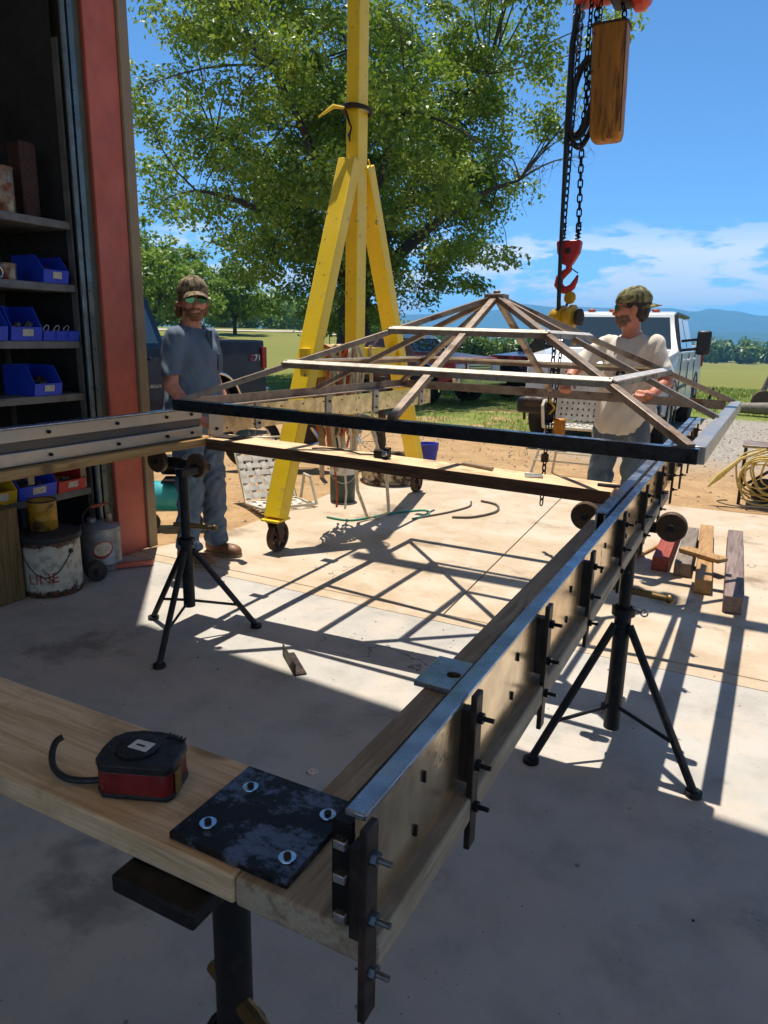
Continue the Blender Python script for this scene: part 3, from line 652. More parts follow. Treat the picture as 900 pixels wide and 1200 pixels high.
tag(lp.build('webbing_loop', M_str[2], ang=80), 'long cream webbing loop dangling to the slab behind bucket', 'strap')

# ================================================================== CHAIN HOIST
M_org = mat('hoist_red_orange', '#c22a12', .4, var=.2, scale=8, coat=.2, col2='#d8a01c', c2=(.66, .72), c2scale=10)
M_hred = mat('hook_red', '#a81410', .42, var=.25, scale=12, col2='#5a1a10', c2=(.62, .74))
M_chbox = mat('ochre_chain_box', '#a86c10', .55, var=.4, scale=4, stretch=(3, 3, .4), col2='#5e3a10', c2=(.48, .66), c2scale=9, bmp=.2, bscale=30)
M_chn = mat('blued_chain', '#15181f', .35, .8, var=.2, scale=30)
M_sil = mat('bright_chain', '#8d8f92', .3, .9, var=.2, scale=30)
M_cab = mat('black_cable', '#0d0d0f', .5, var=.2)
def link_mesh():
    mb = MB(); L, w, r = .030, .011, .0042; pts = []
    for k in range(5): a = math.pi*k/4; pts.append((w*math.cos(a), 0, L/2-.004+w*math.sin(a)))
    for k in range(5): a = math.pi+math.pi*k/4; pts.append((w*math.cos(a), 0, -L/2+.004+w*math.sin(a)))
    mb.tube(pts, r, 5, closed=True); return mb
LK = link_mesh()
def chain(pts, s=1., name='chain', m=None, parent=None):
    pts = [Vector(p) for p in pts]; mb = MB(); seg = [(pts[i+1]-pts[i]).length for i in range(len(pts)-1)]; tot = sum(seg); step = .0335*s; n = max(1, int(tot/step))
    for i in range(n):
        d = (i+.5)*tot/n; j = 0
        while d > seg[j] and j < len(seg)-1: d -= seg[j]; j += 1
        p = pts[j].lerp(pts[j+1], d/seg[j]); t_ = (pts[j+1]-pts[j]).normalized(); q = t_.to_track_quat('Z', 'Y').to_matrix() @ Matrix.Rotation((math.pi/2)*(i % 2)+.5, 3, 'Z')
        mb.add([p+q @ (Vector(v)*s) for v in LK.v], LK.f)
    o = mb.build(name, m or M_chn, parent, ang=80, fix=False); o['kind'] = 'stuff'; return o
hy = gy
ht = thing('electric_chain_hoist', 'orange electric chain hoist with ochre chain box hanging from the gantry', 'chain hoist', (-1.12, hy, 3.4))
h = MB(); h.lathe((-1.28, hy, 3.52), [(0, -.0), (.10, .005), (.125, .03), (.125, .20), (.11, .23), (0, .235)], 24, (1, 0, 0)); h.build('motor_housing', M_org, ht)
h = MB(); h.box((-1.0, hy, 3.50), (.12, .20, .24)); h.build('gear_case', M_bar, ht, bevel=.02)
h = MB(); h.lathe((-.94, hy, 3.46), [(0, 0), (.10, .0), (.13, .02), (.13, .07), (.10, .10), (0, .1)], 24, (1, 0, 0)); h.build('end_cover', M_org, ht)
h = MB(); h.tube([(-1.05, hy, 3.6), (-1.05, hy, 4.31)], .018, 8); h.box((-1.05, hy, 4.29), (.12, .12, .05)); h.build('trolley', M_bar, ht)
bxm = MB(); a_, z_ = .105, 3.255
sec = [(3.255, .100, .075), (3.24, .102, .078), (2.9, .098, .076), (2.67, .094, .072), (2.635, .085, .064), (2.625, .07, .05)]; cxs = [-1.035, -1.035, -1.02, -1.01, -1.008, -1.008]
for (zz, wx, wy), cx_ in zip(sec, cxs):
    n = 20
    for k in range(n):
        a = 2*math.pi*k/n; ca_, sa_ = math.cos(a), math.sin(a); e = .35
        bxm.v.append((cx_+wx*math.copysign(abs(ca_)**e, ca_)*(1+.0*sa_), hy-.06+wy*math.copysign(abs(sa_)**e, sa_), zz))
for i in range(len(sec)-1):
    for k in range(20): bxm.f.append((i*20+k, i*20+(k+1) % 20, (i+1)*20+(k+1) % 20, (i+1)*20+k))
bxm.f += [tuple(range(20)), tuple(5*20+k for k in range(20))]
cb = bxm.build('chain_box', M_chbox, ht, ang=50)
rm = MB(); rm.tube([(-1.035+.103*math.copysign(abs(math.cos(a))**.35, math.cos(a)), hy-.06+.079*math.copysign(abs(math.sin(a))**.35, math.sin(a)), 3.25) for a in np.linspace(0, 2*math.pi, 33)[:-1]], .007, 6, closed=True); rm.build('rim', M_bar, cb, ang=80)
MB().beam((-.937, hy-.142, 3.24), (-.918, hy-.135, 2.66), .006, .006).build('seam', M_bar, cb)
for zz in (3.2, 3.0, 2.8, 2.68): MB().sphere((-1.115+.02*(3.2-zz), hy-.137, zz), .006, 8, 6).build('rivet', M_bar, cb)
chain([(-.955, hy-.06, 3.25), (-.985, hy-.02, 3.36), (-1.0, hy, 3.42)], 1.2, 'box_chain', M_chn, ht)
chain([(-1.10, hy-.08, 3.24), (-1.11, hy-.05, 3.40)], 1.0, 'box_chain', M_chn, ht)
chain([(-1.165, hy-.05, 3.42), (-1.17, hy-.05, 3.10), (-1.15, hy-.06, 2.85), (-1.175, hy-.05, 2.66)], 1.1, 'slack_chain', M_chn, ht)
for q, dx in enumerate((-.045, -.015, .015)): chain([(-1.225+dx, hy-.03-.01*q, 3.42), (-1.235+dx*.6, hy-.03, 3.1+.02*q)], .9, 'bright_chain', M_sil, ht)
chain([(-1.14, hy, 3.42), (-1.165, hy-.01, 2.6), (-1.145, hy, 2.09)], 1.25, 'load_chain', M_chn, ht)
chain([(-1.235, hy, 3.42), (-1.24, hy, 2.6), (-1.243, hy, 2.09)], 1.25, 'load_chain', M_chn, ht)
sp2 = MB()
for x_ in (-1.147, -1.243):
    sp2 = MB(); sp2.tube([(x_+.016*math.cos(k*.9), hy+.016*math.sin(k*.9), 2.07+k*.0032) for k in range(36)], .0045, 5, cap=True); sp2.build('buffer_spring', M_chn, ht)
for q in range(5):
    rx, rz_ = .062+.004*q, .20+.012*q; c0 = Vector((-1.175+.006*q, hy-.07-.012*(q % 3), 2.89-.01*q)); cbm = MB()
    cbm.tube([c0+Vector((rx*math.cos(a)+.02*math.sin(a), .012*math.sin(2*a+q), rz_*math.sin(a))) for a in np.linspace(0, 2*math.pi, 28)[:-1]], .011, 7, closed=True); cbm.build('cable_loop', M_cab, ht, ang=80)
cbm = MB(); cbm.tube([(-1.245, hy-.03, 3.42), (-1.262, hy-.05, 3.2), (-1.25, hy-.08, 2.9), (-1.245, hy-.09, 2.65), (-1.238, hy-.085, 2.3), (-1.232, hy-.08, 2.0), (-1.222, hy-.07, 1.7), (-1.215, hy-.06, 1.55)], [.016, .02, .02, .016, .013, .013, .014, .016], 8); cbm.build('pendant_cable', M_cab, ht, ang=80)
# hook block and hook
hb = MB(); out_ = [(-.075, 2.075), (.072, 2.075), (.078, 2.06), (.07, 2.0), (.03, 1.93), (.0, 1.915), (-.035, 1.93), (-.072, 2.0), (-.08, 2.06)]
hb.prism(out_, hy-.032, hy+.032, lambda a, b_, c: (-1.196+a, c, b_)); hbo = hb.build('hook_block', M_hred, ht, bevel=.008)
MB().cyl((-1.196, hy-.036, 2.01), (-1.196, hy+.036, 2.01), .02, 12).build('sheave_pin', M_bar, hbo)
hk = MB(); hk.tube([(-1.19, hy, 1.93), (-1.19, hy, 1.895), (-1.215, hy, 1.875), (-1.245, hy, 1.845), (-1.25, hy, 1.805), (-1.225, hy, 1.772), (-1.19, hy, 1.768), (-1.158, hy, 1.79), (-1.138, hy, 1.83), (-1.128, hy, 1.862)], [.020, .022, .024, .027, .029, .029, .027, .022, .015, .006], 10); hk.build('hook', M_hred, ht, ang=80)
MB().tube([(-1.175, hy, 1.905), (-1.125, hy-.005, 1.872)], .004, 6).build('latch', M_bar, ht)
# lever hoist below
M_ly = mat('lever_hoist_yellow', '#c79a1a', .4, var=.3, scale=10, col2='#6a5a30', c2=(.6, .72))
lv = thing('lever_chain_hoist', 'small yellow lever hoist hanging from the red hook above the frame', 'chain hoist', (-1.19, hy, 1.6))
l = MB(); l.lathe((-1.165, hy-.02, 1.72), [(0, -.012), (.03, -.012), (.04, -.004), (.04, .012), (.03, .02), (0, .02)], 18, (0.3, 1, 0)); l.build('top_hook_swivel', M_ly, lv)
MB().tube([(-1.195, hy, 1.765), (-1.185, hy, 1.74), (-1.18, hy, 1.69), (-1.19, hy, 1.66)], .009, 8).build('top_hook', M_bar, lv)
l = MB(); l.lathe((-1.285, hy, 1.60), [(0, 0), (.035, .0), (.05, .02), (.052, .06), (.07, .07), (.072, .10), (.05, .105), (.05, .14), (.075, .145), (.075, .17), (.04, .18), (.035, .2), (0, .2)], 20, (1, -.25, 0)); l.build('gear_housing', M_ly, lv)
MB().lathe((-1.10, hy-.05, 1.595), [(0, 0), (.05, 0), (.055, .01), (.055, .025), (.03, .03), (0, .03)], 20, (1, -.25, 0)).build('hand_wheel', M_bar, lv)
l = MB(); l.beam((-1.15, hy-.03, 1.58), (-1.10, hy-.06, 1.42), .03, .018); l.build('lever', M_ly, lv, bevel=.004)
chain([(-1.19, hy-.02, 1.54), (-1.205, hy-.02, 1.1), (-1.215, hy-.02, .75)], 1.0, 'load_chain', M_chn, lv)
chain([(-1.235, hy-.04, 1.54), (-1.24, hy-.04, 1.1), (-1.243, hy-.04, .45), (-1.243, hy-.04, .32)], 1.2, 'slack_chain', M_chn, lv)
cbx = MB(); cbx.box((-1.165, hy-.02, .83), (.075, .06, .20)); cbx.build('chain_bag', mat('orange_bag', '#c47a12', .6, var=.35, scale=20, bmp=.3, bscale=40), lv, bevel=.012)
MB().tube([(-1.24, hy-.03, 1.14), (-1.235, hy-.05, 1.05), (-1.20, hy-.05, 1.0), (-1.235, hy-.04, .96)], .008, 6).build('yellow_tie', M_ly, lv)
MB().box((-1.243, hy-.04, .655), (.05, .03, .06)).build('end_stop', M_bar, lv, bevel=.006)
# ================================================================== SHELVES BESIDE THE DOOR
M_shelf = mat('grey_shelf_steel', '#6f6c66', .6, .3, var=.3, scale=7, col2='#4a4038', c2=(.55, .72))
M_shdark = mat('dark_and_shade_brown', '#2a2725', .85, var=.3, scale=3)  # also stands in for interior shade on the raised shelf panels
sh = thing('shelving_unit', 'grey steel shelving unit full of parts bins beside the doorway', 'shelf', (-3.9, 2.2, 0))
SX = -3.63
for z in (2.05, 1.705, 1.385, 1.078, .495):
    MB().bb((-4.35, 1.0, z-.042), (SX, 3.035, z)).build('shelf_board', M_shelf, sh, bevel=.003)
for y, x in ((3.045, SX-.03), (3.045, -4.33), (1.0, SX-.03), (1.0, -4.33)): MB().bb((x-.02, y, 0), (x+.02, y+.012, 3.0)).build('upright', M_shelf, sh)
MB().bb((-4.37, 1.0, .1), (-4.355, 3.06, 4.6)).build('back_shade_panel', M_shdark, sh)  # raised past the shelves, its dark colour standing in for interior shade
MB().bb((-4.35, 3.058, .1), (-3.70, 3.066, 4.6)).build('end_shade_panel', M_shdark, sh)  # raised likewise to paint the interior shade
for y in (2.62, 2.98): MB().bb((SX, y-.02, .50 if y > 2.9 else .58), (SX+.004, y+.02, .72)).build('hang_tag', M_tan, sh)
M_bblue = mat('blue_bin_plastic', '#1f3fb5', .42, var=.12, scale=9, rvar=.08)
M_bred = mat('red_bin_plastic', '#b02a1e', .42, var=.12, scale=9)
M_byel = mat('yellow_bin_plastic', '#c79a18', .42, var=.12, scale=9)
M_card = mat('paper_label', '#b9b2a0', .8, var=.3, scale=60, col2='#5a554c', c2=(.58, .62), c2scale=70)
M_junk = metal_rust('loose_hardware', '#6a6259', '#5a4330', .5, .5, .7, 30.)
def bin_(lab, y0, y1, z, h, m, x=SX+.005, d=.26, full=True, group='parts bins on the shelves', ph=None, cells=0):
    """open fronted stacking bin facing +X"""
    b = thing('parts_bin', lab, 'parts bin', (x, (y0+y1)/2, z), group=group); t = .004; fh = ph or h*.48
    MB().bb((x-d, y0, z+.001), (x, y1, z+.006)).build('base', m, b)
    MB().prism([(x-d, z+.006), (x-.001, z+.006), (x+.012, z+fh), (x+.008, z+fh)] if False else [(x-.004, z+.006), (x, z+.006), (x+.014, z+fh), (x+.010, z+fh)], y0, y1, lambda a, c, e: (a, e, c)).build('front', m, b, bevel=.001)
    for y in (y0, y1-t): MB().prism([(x-d, z+.006), (x-.004, z+.006), (x+.010, z+fh), (x-.055, z+h), (x-d, z+h)], y, y+t, lambda a, c, e: (a, e, c)).build('side', m, b, bevel=.001)
    MB().bb((x-d, y0+t, z+.006), (x-d+t, y1-t, z+h)).build('back', m, b)
    for k in range(cells): 
        yy = y0+(y1-y0)*(k+1)/(cells+1); MB().bb((x+.0085, yy-.002, z+.01), (x+.016, yy+.002, z+fh-.004)).build('rib', m, b)
    if not cells:
        MB().prism([(x+.0055, z+fh*.35), (x+.007, z+fh*.35), (x+.0135, z+fh*.85), (x+.012, z+fh*.85)], (y0*.65+y1*.35), (y0*.3+y1*.7), lambda a, c, e: (a, e, c)).build('label_card', M_card, b)
    if full:
        r3 = random.Random(int(y0*999+z*77)); jm = MB()
        for _ in range(14):
            c0 = Vector((x-d*.15-r3.random()*d*.7, y0+.02+(y1-y0-.04)*r3.random(), z+fh*.6+r3.random()*h*.25)); a = Matrix.Rotation(r3.random()*6, 3, 'Z') @ Matrix.Rotation(r3.random()*3, 3, 'X')
            jm.box(c0, (.02+.04*r3.random(), .02+.02*r3.random(), .008+.02*r3.random()), a)
        jo = jm.build('hardware', M_junk, b); jo['kind'] = 'stuff'
    return b
bin_('blue parts bin alone on the second shelf from top', 2.82, 2.985, 1.705, .15, M_bblue)
bin_('larger blue bin with white label on the middle shelf', 2.585, 2.775, 1.385, .185, M_bblue, ph=.075)
bin_('low blue three section tray beside the larger bin', 2.785, 3.025, 1.385, .065, M_bblue, ph=.055, cells=2)
bin_('blue bin on the shelf just above the steel channel', 2.695, 2.875, 1.078, .17, M_bblue, ph=.07)
bin_('blue bin at the left picture edge on middle shelf', 2.40, 2.565, 1.385, .19, M_bblue, ph=.075)
bin_('red parts bin on the lowest shelf', 2.79, 2.985, .495, .15, M_bred)
bin_('wide blue bin beside the red one, lowest shelf', 2.53, 2.778, .495, .165, M_bblue)
bin_('yellow bin at the left picture edge, lowest shelf', 2.33, 2.518, .495, .16, M_byel)
M_rtin = metal_rust('rusty_tin', '#a59a86', '#8a4a22', .55, .4, .8, 9.)
M_brpipe = metal_rust('dark_rusty_pipe', '#4a3630', '#4a2c20', .7, .6, .5, 9.)
def can(lab, x, y, z, r, h, m, lid=None, cat='can', name='tin_can', rim=True):
    o = thing(name, lab, cat, (x, y, z)); p = MB(); p.lathe((x, y, z+.001), [(0, 0), (r*.97, 0), (r, .006), (r, h*.33), (r*1.012, h*.34), (r, h*.35), (r, h*.65), (r*1.012, h*.66), (r, h*.67), (r, h-.006), (r*.96, h), (r*.9, h-.008), (0, h-.008)], 30); p.build('body', m, o)
    if rim: MB().torus((x, y, z+h-.002), r*.985, .005, n=30, m=6).build('rim', lid or m, o)
    return o
can('rusty labelled tin can on the top shelf', -3.74, 2.70, 2.05, .062, .235, M_rtin)
o = thing('rusty_pipe', 'tall dark rusty square pipe standing on the top shelf', 'pipe', (-3.80, 2.87, 2.05)); MB().box((-3.80, 2.89, 2.05+.20), (.10, .105, .398)).build('tube', M_brpipe, o, bevel=.008); MB().box((-3.80, 2.89, 2.452), (.085, .09, .006)).build('end', M_shdark, o)
o = thing('steel_sleeve', 'taller steel sleeve leaning behind the rusty pipe, top shelf', 'pipe', (-3.95, 2.82, 2.05)); MB().beam((-3.95, 2.80, 2.052), (-4.0, 2.76, 2.75), .08, .06).build('tube', M_shelf, o, bevel=.006)
can('small dented tin cup on the second shelf from top', -3.70, 2.65, 1.705, .05, .085, M_rtin)
tag(MB().torus((-3.655, 2.57, 1.74), .03, .006, (1, .2, 0), 18, 6).build('steel_ring', M_zinc), 'bright steel ring leaning on the second shelf', 'ring')
for i, y in enumerate((2.83, 2.90, 2.965)):
    q = MB(); q.torus((-3.655, y, 1.385+.068), .022, .003, (1, 0, 0), 16, 5, 1.1, .6); tag(q.build('chain_link', M_zinc), ('left', 'middle', 'right')[i]+' bright shackle sticking out of the low blue tray', 'shackle', 'shackles in the tray')
# ---- floor things by the column
M_oldw = wood('old_timber_block', '#7a5f38', '#4a3820', 2, 8, knots=False)
tag(MB().bb((-3.66, 2.19, 0.001), (-3.44, 2.385, .52)).build('timber_block', M_oldw, bevel=.006), 'upright timber block at the left picture edge', 'timber')
m_, t_, b_ = newmat('rusty_white_bucket'); tcx = t_.nodes.new('ShaderNodeTexCoord'); spx = t_.nodes.new('ShaderNodeSeparateXYZ'); t_.links.new(tcx.outputs['Object'], spx.inputs[0])
nz = nnoise(t_, 14, 9, .7); zz_ = spx.outputs[2]
low = mth(t_, 'ADD', ramp(t_, zz_, .0, .06, .32, 0.), ramp(t_, zz_, .26, .33, 0, .3)); rf = ramp(t_, mth(t_, 'ADD', nz, low), .58, .68)
t_.links.new(mixc(t_, rf, mixc(t_, ramp(t_, nnoise(t_, 30, 6), .4, .7), lin('#b9b09c'), lin('#958a74')), mixc(t_, ramp(t_, nnoise(t_, 40, 5), .4, .6), lin('#6a3c1c'), lin('#2c1c12'))), b_.inputs['Base Color']); b_.inputs['Roughness'].default_value = .6
bump(t_, b_, nz, .2, .003)
bk = thing('steel_bucket', 'rusty white steel pail with red lettering on the floor', 'bucket', (-3.44, 2.56, 0)); bx, by = -3.44, 2.56
MB().lathe((bx, by, .002), [(0, 0), (.157, 0), (.16, .008), (.160, .10), (.163, .102), (.160, .106), (.160, .325), (.166, .33), (.166, .34), (.15, .342), (.15, .33), (0, .33)], 40).build('body', m_, bk)
MB().lathe((bx, by, .334), [(0, .012), (.12, .012), (.168, .010), (.172, .0), (.170, -.02)], 40).build('lid', metal_rust('dark_lid', '#2d2926', '#3a2a1e', .5, .6, .3, 8.), bk)
# lettering wraps round the pail
def wrap_text(txt, c, r, ang, z, size, m, parent, name='lettering', slant=0.):
    v, f = text_verts(txt, size); mb = MB(); mb.v = [(c[0]+r*math.cos(ang+a/r), c[1]+r*math.sin(ang+a/r), z+b2+slant*a) for a, b2 in v]; mb.f = f
    return mb.build(name, m, parent, smooth=False, fix=False)
M_rltr = mat('faded_red_ink', '#a02c1c', .6, var=.3, scale=60)
wrap_text('LINE', (bx, by), .1615, -.95, .085, .085, M_rltr, bk, slant=.06)
hd = MB(); hd.tube([(bx+.162*math.cos(a), by+.162*math.sin(a), .25-.13*math.sin((a+1.7)/1.75*math.pi)) for a in np.linspace(-1.7, .05, 14)], .003, 5); hd.build('handle', M_bar, bk)
MB().sphere((bx+.163*math.cos(.05), by+.163*math.sin(.05), .255), .014, 10, 6).build('handle_ear', M_bar, bk)
yc = can('rusty yellow can standing on the pail lid', bx-.06, by+.02, .347, .075, .17, metal_rust('rusty_yellow', '#b8860e', '#4a3018', .45, .5, .1, 9.), M_bar)
gc = thing('gas_can', 'galvanised fuel can with red oval label beside the pail', 'gas can', (-3.52, 2.99, 0)); gx2, gy2 = -3.52, 2.98
M_gal2 = mat('dull_galvanised', '#8b8d8c', .5, .55, var=.35, scale=9, col2='#6a5c4c', c2=(.58, .75))
MB().lathe((gx2, gy2, .002), [(0, 0), (.118, 0), (.12, .01), (.12, .04), (.123, .045), (.12, .05), (.12, .255), (.125, .26), (.125, .268), (.11, .275), (.05, .30), (0, .302)], 36).build('body', M_gal2, gc)
MB().cyl((gx2-.02, gy2-.04, .298), (gx2-.02, gy2-.04, .325), .028, 18).build('filler_cap', M_gal2, gc)
sp3 = MB(); sp3.cyl((gx2+.04, gy2+.035, .27), (gx2+.043, gy2+.037, .325), .022, 14, .018); sp3.sphere((gx2+.043, gy2+.037, .335), .02, 12, 8); sp3.build('spout_cap', M_rtin, gc)
hh = MB(); hh.tube([(gx2+.12*math.cos(R(200))*k+.0, gy2+.12*math.sin(R(30))*0+.12*s, z) for k, s, z in ((0, -1, .27), (0, -1, .36), (0, -.6, .40), (0, .6, .40), (0, 1, .36), (0, 1, .27))], .004, 6); hh.build('bail', M_bar, gc)
MB().cyl((gx2, gy2-.06, .40), (gx2, gy2+.06, .40), .010, 10).build('grip', mat('faded_red_wood', '#8a3c26', .6), gc)
def patch(c, r, a0, da, z0, hz, m, name, parent, slant=0., n=26):
    mb = MB()
    for k in range(n): t0 = 2*math.pi*k/n; a = a0+da*math.cos(t0); mb.v.append((c[0]+r*math.cos(a), c[1]+r*math.sin(a), z0+hz*math.sin(t0)+slant*da*math.cos(t0)))
    mb.v.append((c[0]+r*math.cos(a0), c[1]+r*math.sin(a0), z0)); mb.f = [(k, (k+1) % n, n) for k in range(n)]
    return mb.build(name, m, parent, smooth=False)
patch((gx2, gy2), .1215, -.62, .50, .145, .055, M_rltr, 'label_border', gc, .02); patch((gx2, gy2), .1225, -.62, .44, .150, .043, mat('cream_label', '#c9b79c', .6, var=.2, scale=60, col2='#a0462c', c2=(.6, .66), c2scale=40), 'label_oval', gc, .02)
pu = thing('pulley', 'dark iron double groove pulley on the floor by the fuel can', 'pulley', (-3.33, 2.78, 0))
MB().lathe((-3.38, 2.80, .062), [(0, 0), (.018, 0), (.018, .004), (.055, .008), (.06, .012), (.045, .022), (.06, .032), (.06, .038), (.045, .048), (.06, .058), (.055, .064), (.018, .066), (.018, .085), (0, .085)], 28, (1, -.45, 0)).build('sheave', M_bar, pu)
MB().cyl((-3.43, 2.823, .062), (-3.28, 2.755, .062), .010, 10).build('shaft', M_rustw, pu)
tag(MB().beam((-3.42, 2.98, .022), (-3.28, 3.17, .022), .035, .03).build('brick_red_bar', M_redst, bevel=.003), 'short rust red bar lying at the foot of the column', 'steel bar')
MB_ = MB().bb((-4.2, 1.6, .002), (-3.7, 3.0, .06)).build('dark_pallet', M_shdark); tag(MB_, 'dark skid under the lowest shelf behind the pail', 'pallet')
# ---- small things on the floor
ai = thing('angle_iron_offcut', 'short black angle iron offcut standing on the shaded floor', 'steel offcut', (-1.71, 2.42, 0))
MB().angle((-1.80, 2.50, .001), (-1.63, 2.35, .001), .055, .006, (0, 0, 1), (.66, .75, 0)).build('angle', M_bar, ai)
cn_ = MB(); cn_.lathe((-1.179, 1.80, .001), [(0, .003), (.018, .003), (.021, .0)], 20); tag(cn_.build('bottle_cap', M_zinc), 'crushed bottle cap lying on the shaded floor', 'bottle cap')
M_hose = [mat('green_hose', '#2c8a6a', .5), mat('grey_hose', '#5c5342', .7)]
def hose(lab, pts, r, m, name='hose'):
    P = [Vector((x, y, r+.001)) for x, y in pts]; out_ = []
    for i in range(len(P)-1):
        a, b_, c, d = P[max(0, i-1)], P[i], P[i+1], P[min(len(P)-1, i+2)]
        for k in range(6):
            t = k/6; out_.append(.5*((2*b_)+(-a+c)*t+(2*a-5*b_+4*c-d)*t*t+(-a+3*b_-3*c+d)*t**3))
    out_.append(P[-1]); o = MB().tube(out_, r, 7).build(name, m, ang=80); return tag(o, lab, 'hose')
hose('thin green air hose on the sunny slab by the gantry', [(-2.98, 4.78), (-2.75, 4.80), (-2.60, 5.15), (-2.40, 5.42), (-2.30, 5.28), (-2.36, 5.1)], .008, M_hose[0])
hose('straight grey hose offcut pointing from the green hose end', [(-2.32, 5.19), (-2.2, 5.45), (-2.12, 5.75), (-2.17, 5.95)], .008, M_hose[1])
hose('curved grey hose offcut on the sunny slab', [(-2.10, 6.02), (-1.93, 5.95), (-1.85, 5.7), (-1.95, 5.42), (-2.1, 5.32)], .010, M_hose[1])
rg = np.random.default_rng(3); gr2 = MB()
for k in range(420):
    x, y = rg.uniform(-3.4, 1.2), rg.uniform(.9, 6.6); s_ = .0018+.004*rg.random()**3; gr2.add([(x+s_, y, .0005), (x-s_*.6, y+s_, .0005), (x-s_*.6, y-s_, .0005), (x, y, s_)], [(0, 1, 3), (1, 2, 3), (2, 0, 3)])
tag(gr2.build('floor_grit', M_dark, fix=False), 'specks of grit and metal chips scattered over the floor', 'grit', kind='stuff')
# ---- timbers lying on the apron at right
M_tb = [wood('red_painted_timber', '#9a4a3a', '#7a3022', 1, 8, knots=False), wood('grey_split_timber', '#8a7c6c', '#5a4c40', 1, 8, knots=False), wood('tan_timber', '#b08a5a', '#8a6238', 1, 8, knots=False), wood('mauve_grey_timber', '#8d7a70', '#5e4c46', 1, 8, knots=False)]
def tim(lab, x0, y0, x1, y1, w, h, m, z=.001):
    o = MB().beam((x0, y0, z+h/2), (x1, y1, z+h/2), w, h).build('timber', m, bevel=.005); tag(o, lab, 'timber', 'timbers lying on the apron'); return o
tim('red painted timber end lying on the apron', -.415, 4.75, -.43, 5.75, .10, .09, M_tb[0])
tim('grey split timber beside the red one', -.275, 4.70, -.30, 5.70, .10, .09, M_tb[1])
tim('tan timber lying under the short board', -.135, 4.42, -.205, 5.85, .092, .09, M_tb[2])
tim('mauve grey timber, farthest right on the apron', .035, 4.16, -.005, 5.75, .10, .10, M_tb[3])
tim('short board lying crosswise on the tan timber', -.30, 4.99, .0-.05, 4.83, .10, .028, M_tb[2], .094)
tim('orange brown block behind the roller wheel', -.55, 5.85, -.45, 5.88, .07, .07, M_tb[0])
hose('thin stick lying across the apron behind the rail', [(-.62, 4.85), (-.5, 5.3), (-.36, 6.0)], .011, M_tb[2], 'stick')
# ---- outdoor props round the gantry
M_gbk = mat('green_paint_pail', '#2f4238', .5, var=.25, scale=8); M_wplast = mat('white_plastic', '#cfc8b8', .5, var=.15, scale=8)
gb = thing('paint_pail', 'dark green pail with white top beside the straps', 'bucket', (-3.20, 5.40, 0))
MB().lathe((-3.20, 5.40, .001), [(0, 0), (.108, 0), (.112, .01), (.114, .25)], 28).build('body', M_gbk, gb)
MB().lathe((-3.20, 5.40, .25), [(.115, 0), (.117, .075), (.112, .082), (.108, .07), (.1, .0)], 28).build('rim', M_wplast, gb)
MB().tube([(-3.20+.118*math.cos(a), 5.40+.118*math.sin(a), .30-.12*math.sin(a+2.5)) for a in np.linspace(-2.5, .64, 12)], .004, 5).build('handle', M_wplast, gb)
M_flake = metal_rust('flaking_drum', '#c9b995', '#4a2a16', .62, .7, .0, 12.)
dr = thing('cut_down_drum', 'rusty cut down steel drum with flaking cream paint', 'drum', (-3.25, 6.42, 0))
MB().lathe((-3.25, 6.42, 0), [(.275, .0), (.30, .006), (.30, .04), (.285, .05), (.285, .24), (.295, .25), (.295, .265), (.283, .27), (.27, .25), (.27, .02)], 40).build('shell', M_flake, dr)
MB().lathe((-3.25, 6.42, .12), [(0, 0), (.27, 0)], 30).build('ash', M_shdark, dr)
MB().bb((-3.36, 6.36, .12), (-3.30, 6.42, 1.06)).build('post', M_bar, dr, bevel=.003)
tag(MB().bb((-4.06, 6.36, -.05), (-4.02, 6.40, .98)).build('steel_post', M_galv, bevel=.003), 'thin grey steel post standing on the dirt behind the straps', 'post')
M_pur = mat('blue_plastic_pail', '#2b36a8', .45, var=.15, scale=8)
bb2 = thing('blue_bucket', 'blue plastic bucket on the dirt beyond the gantry', 'bucket', (-3.45, 7.85, -.05))
MB().lathe((-3.45, 7.85, -.04), [(0, .004), (.095, 0), (.10, .01), (.118, .16), (.124, .16), (.128, .235), (.131, .24), (.127, .245), (.12, .235), (.112, .16), (.095, .02), (0, .015)], 28).build('body', M_pur, bb2)
MB().tube([(-3.45+.125*math.cos(a), 7.85+.125*math.sin(a), .18+.14*math.sin(a*1)) for a in np.linspace(.3, 2.85, 10)], .003, 5).build('handle', M_zinc, bb2)
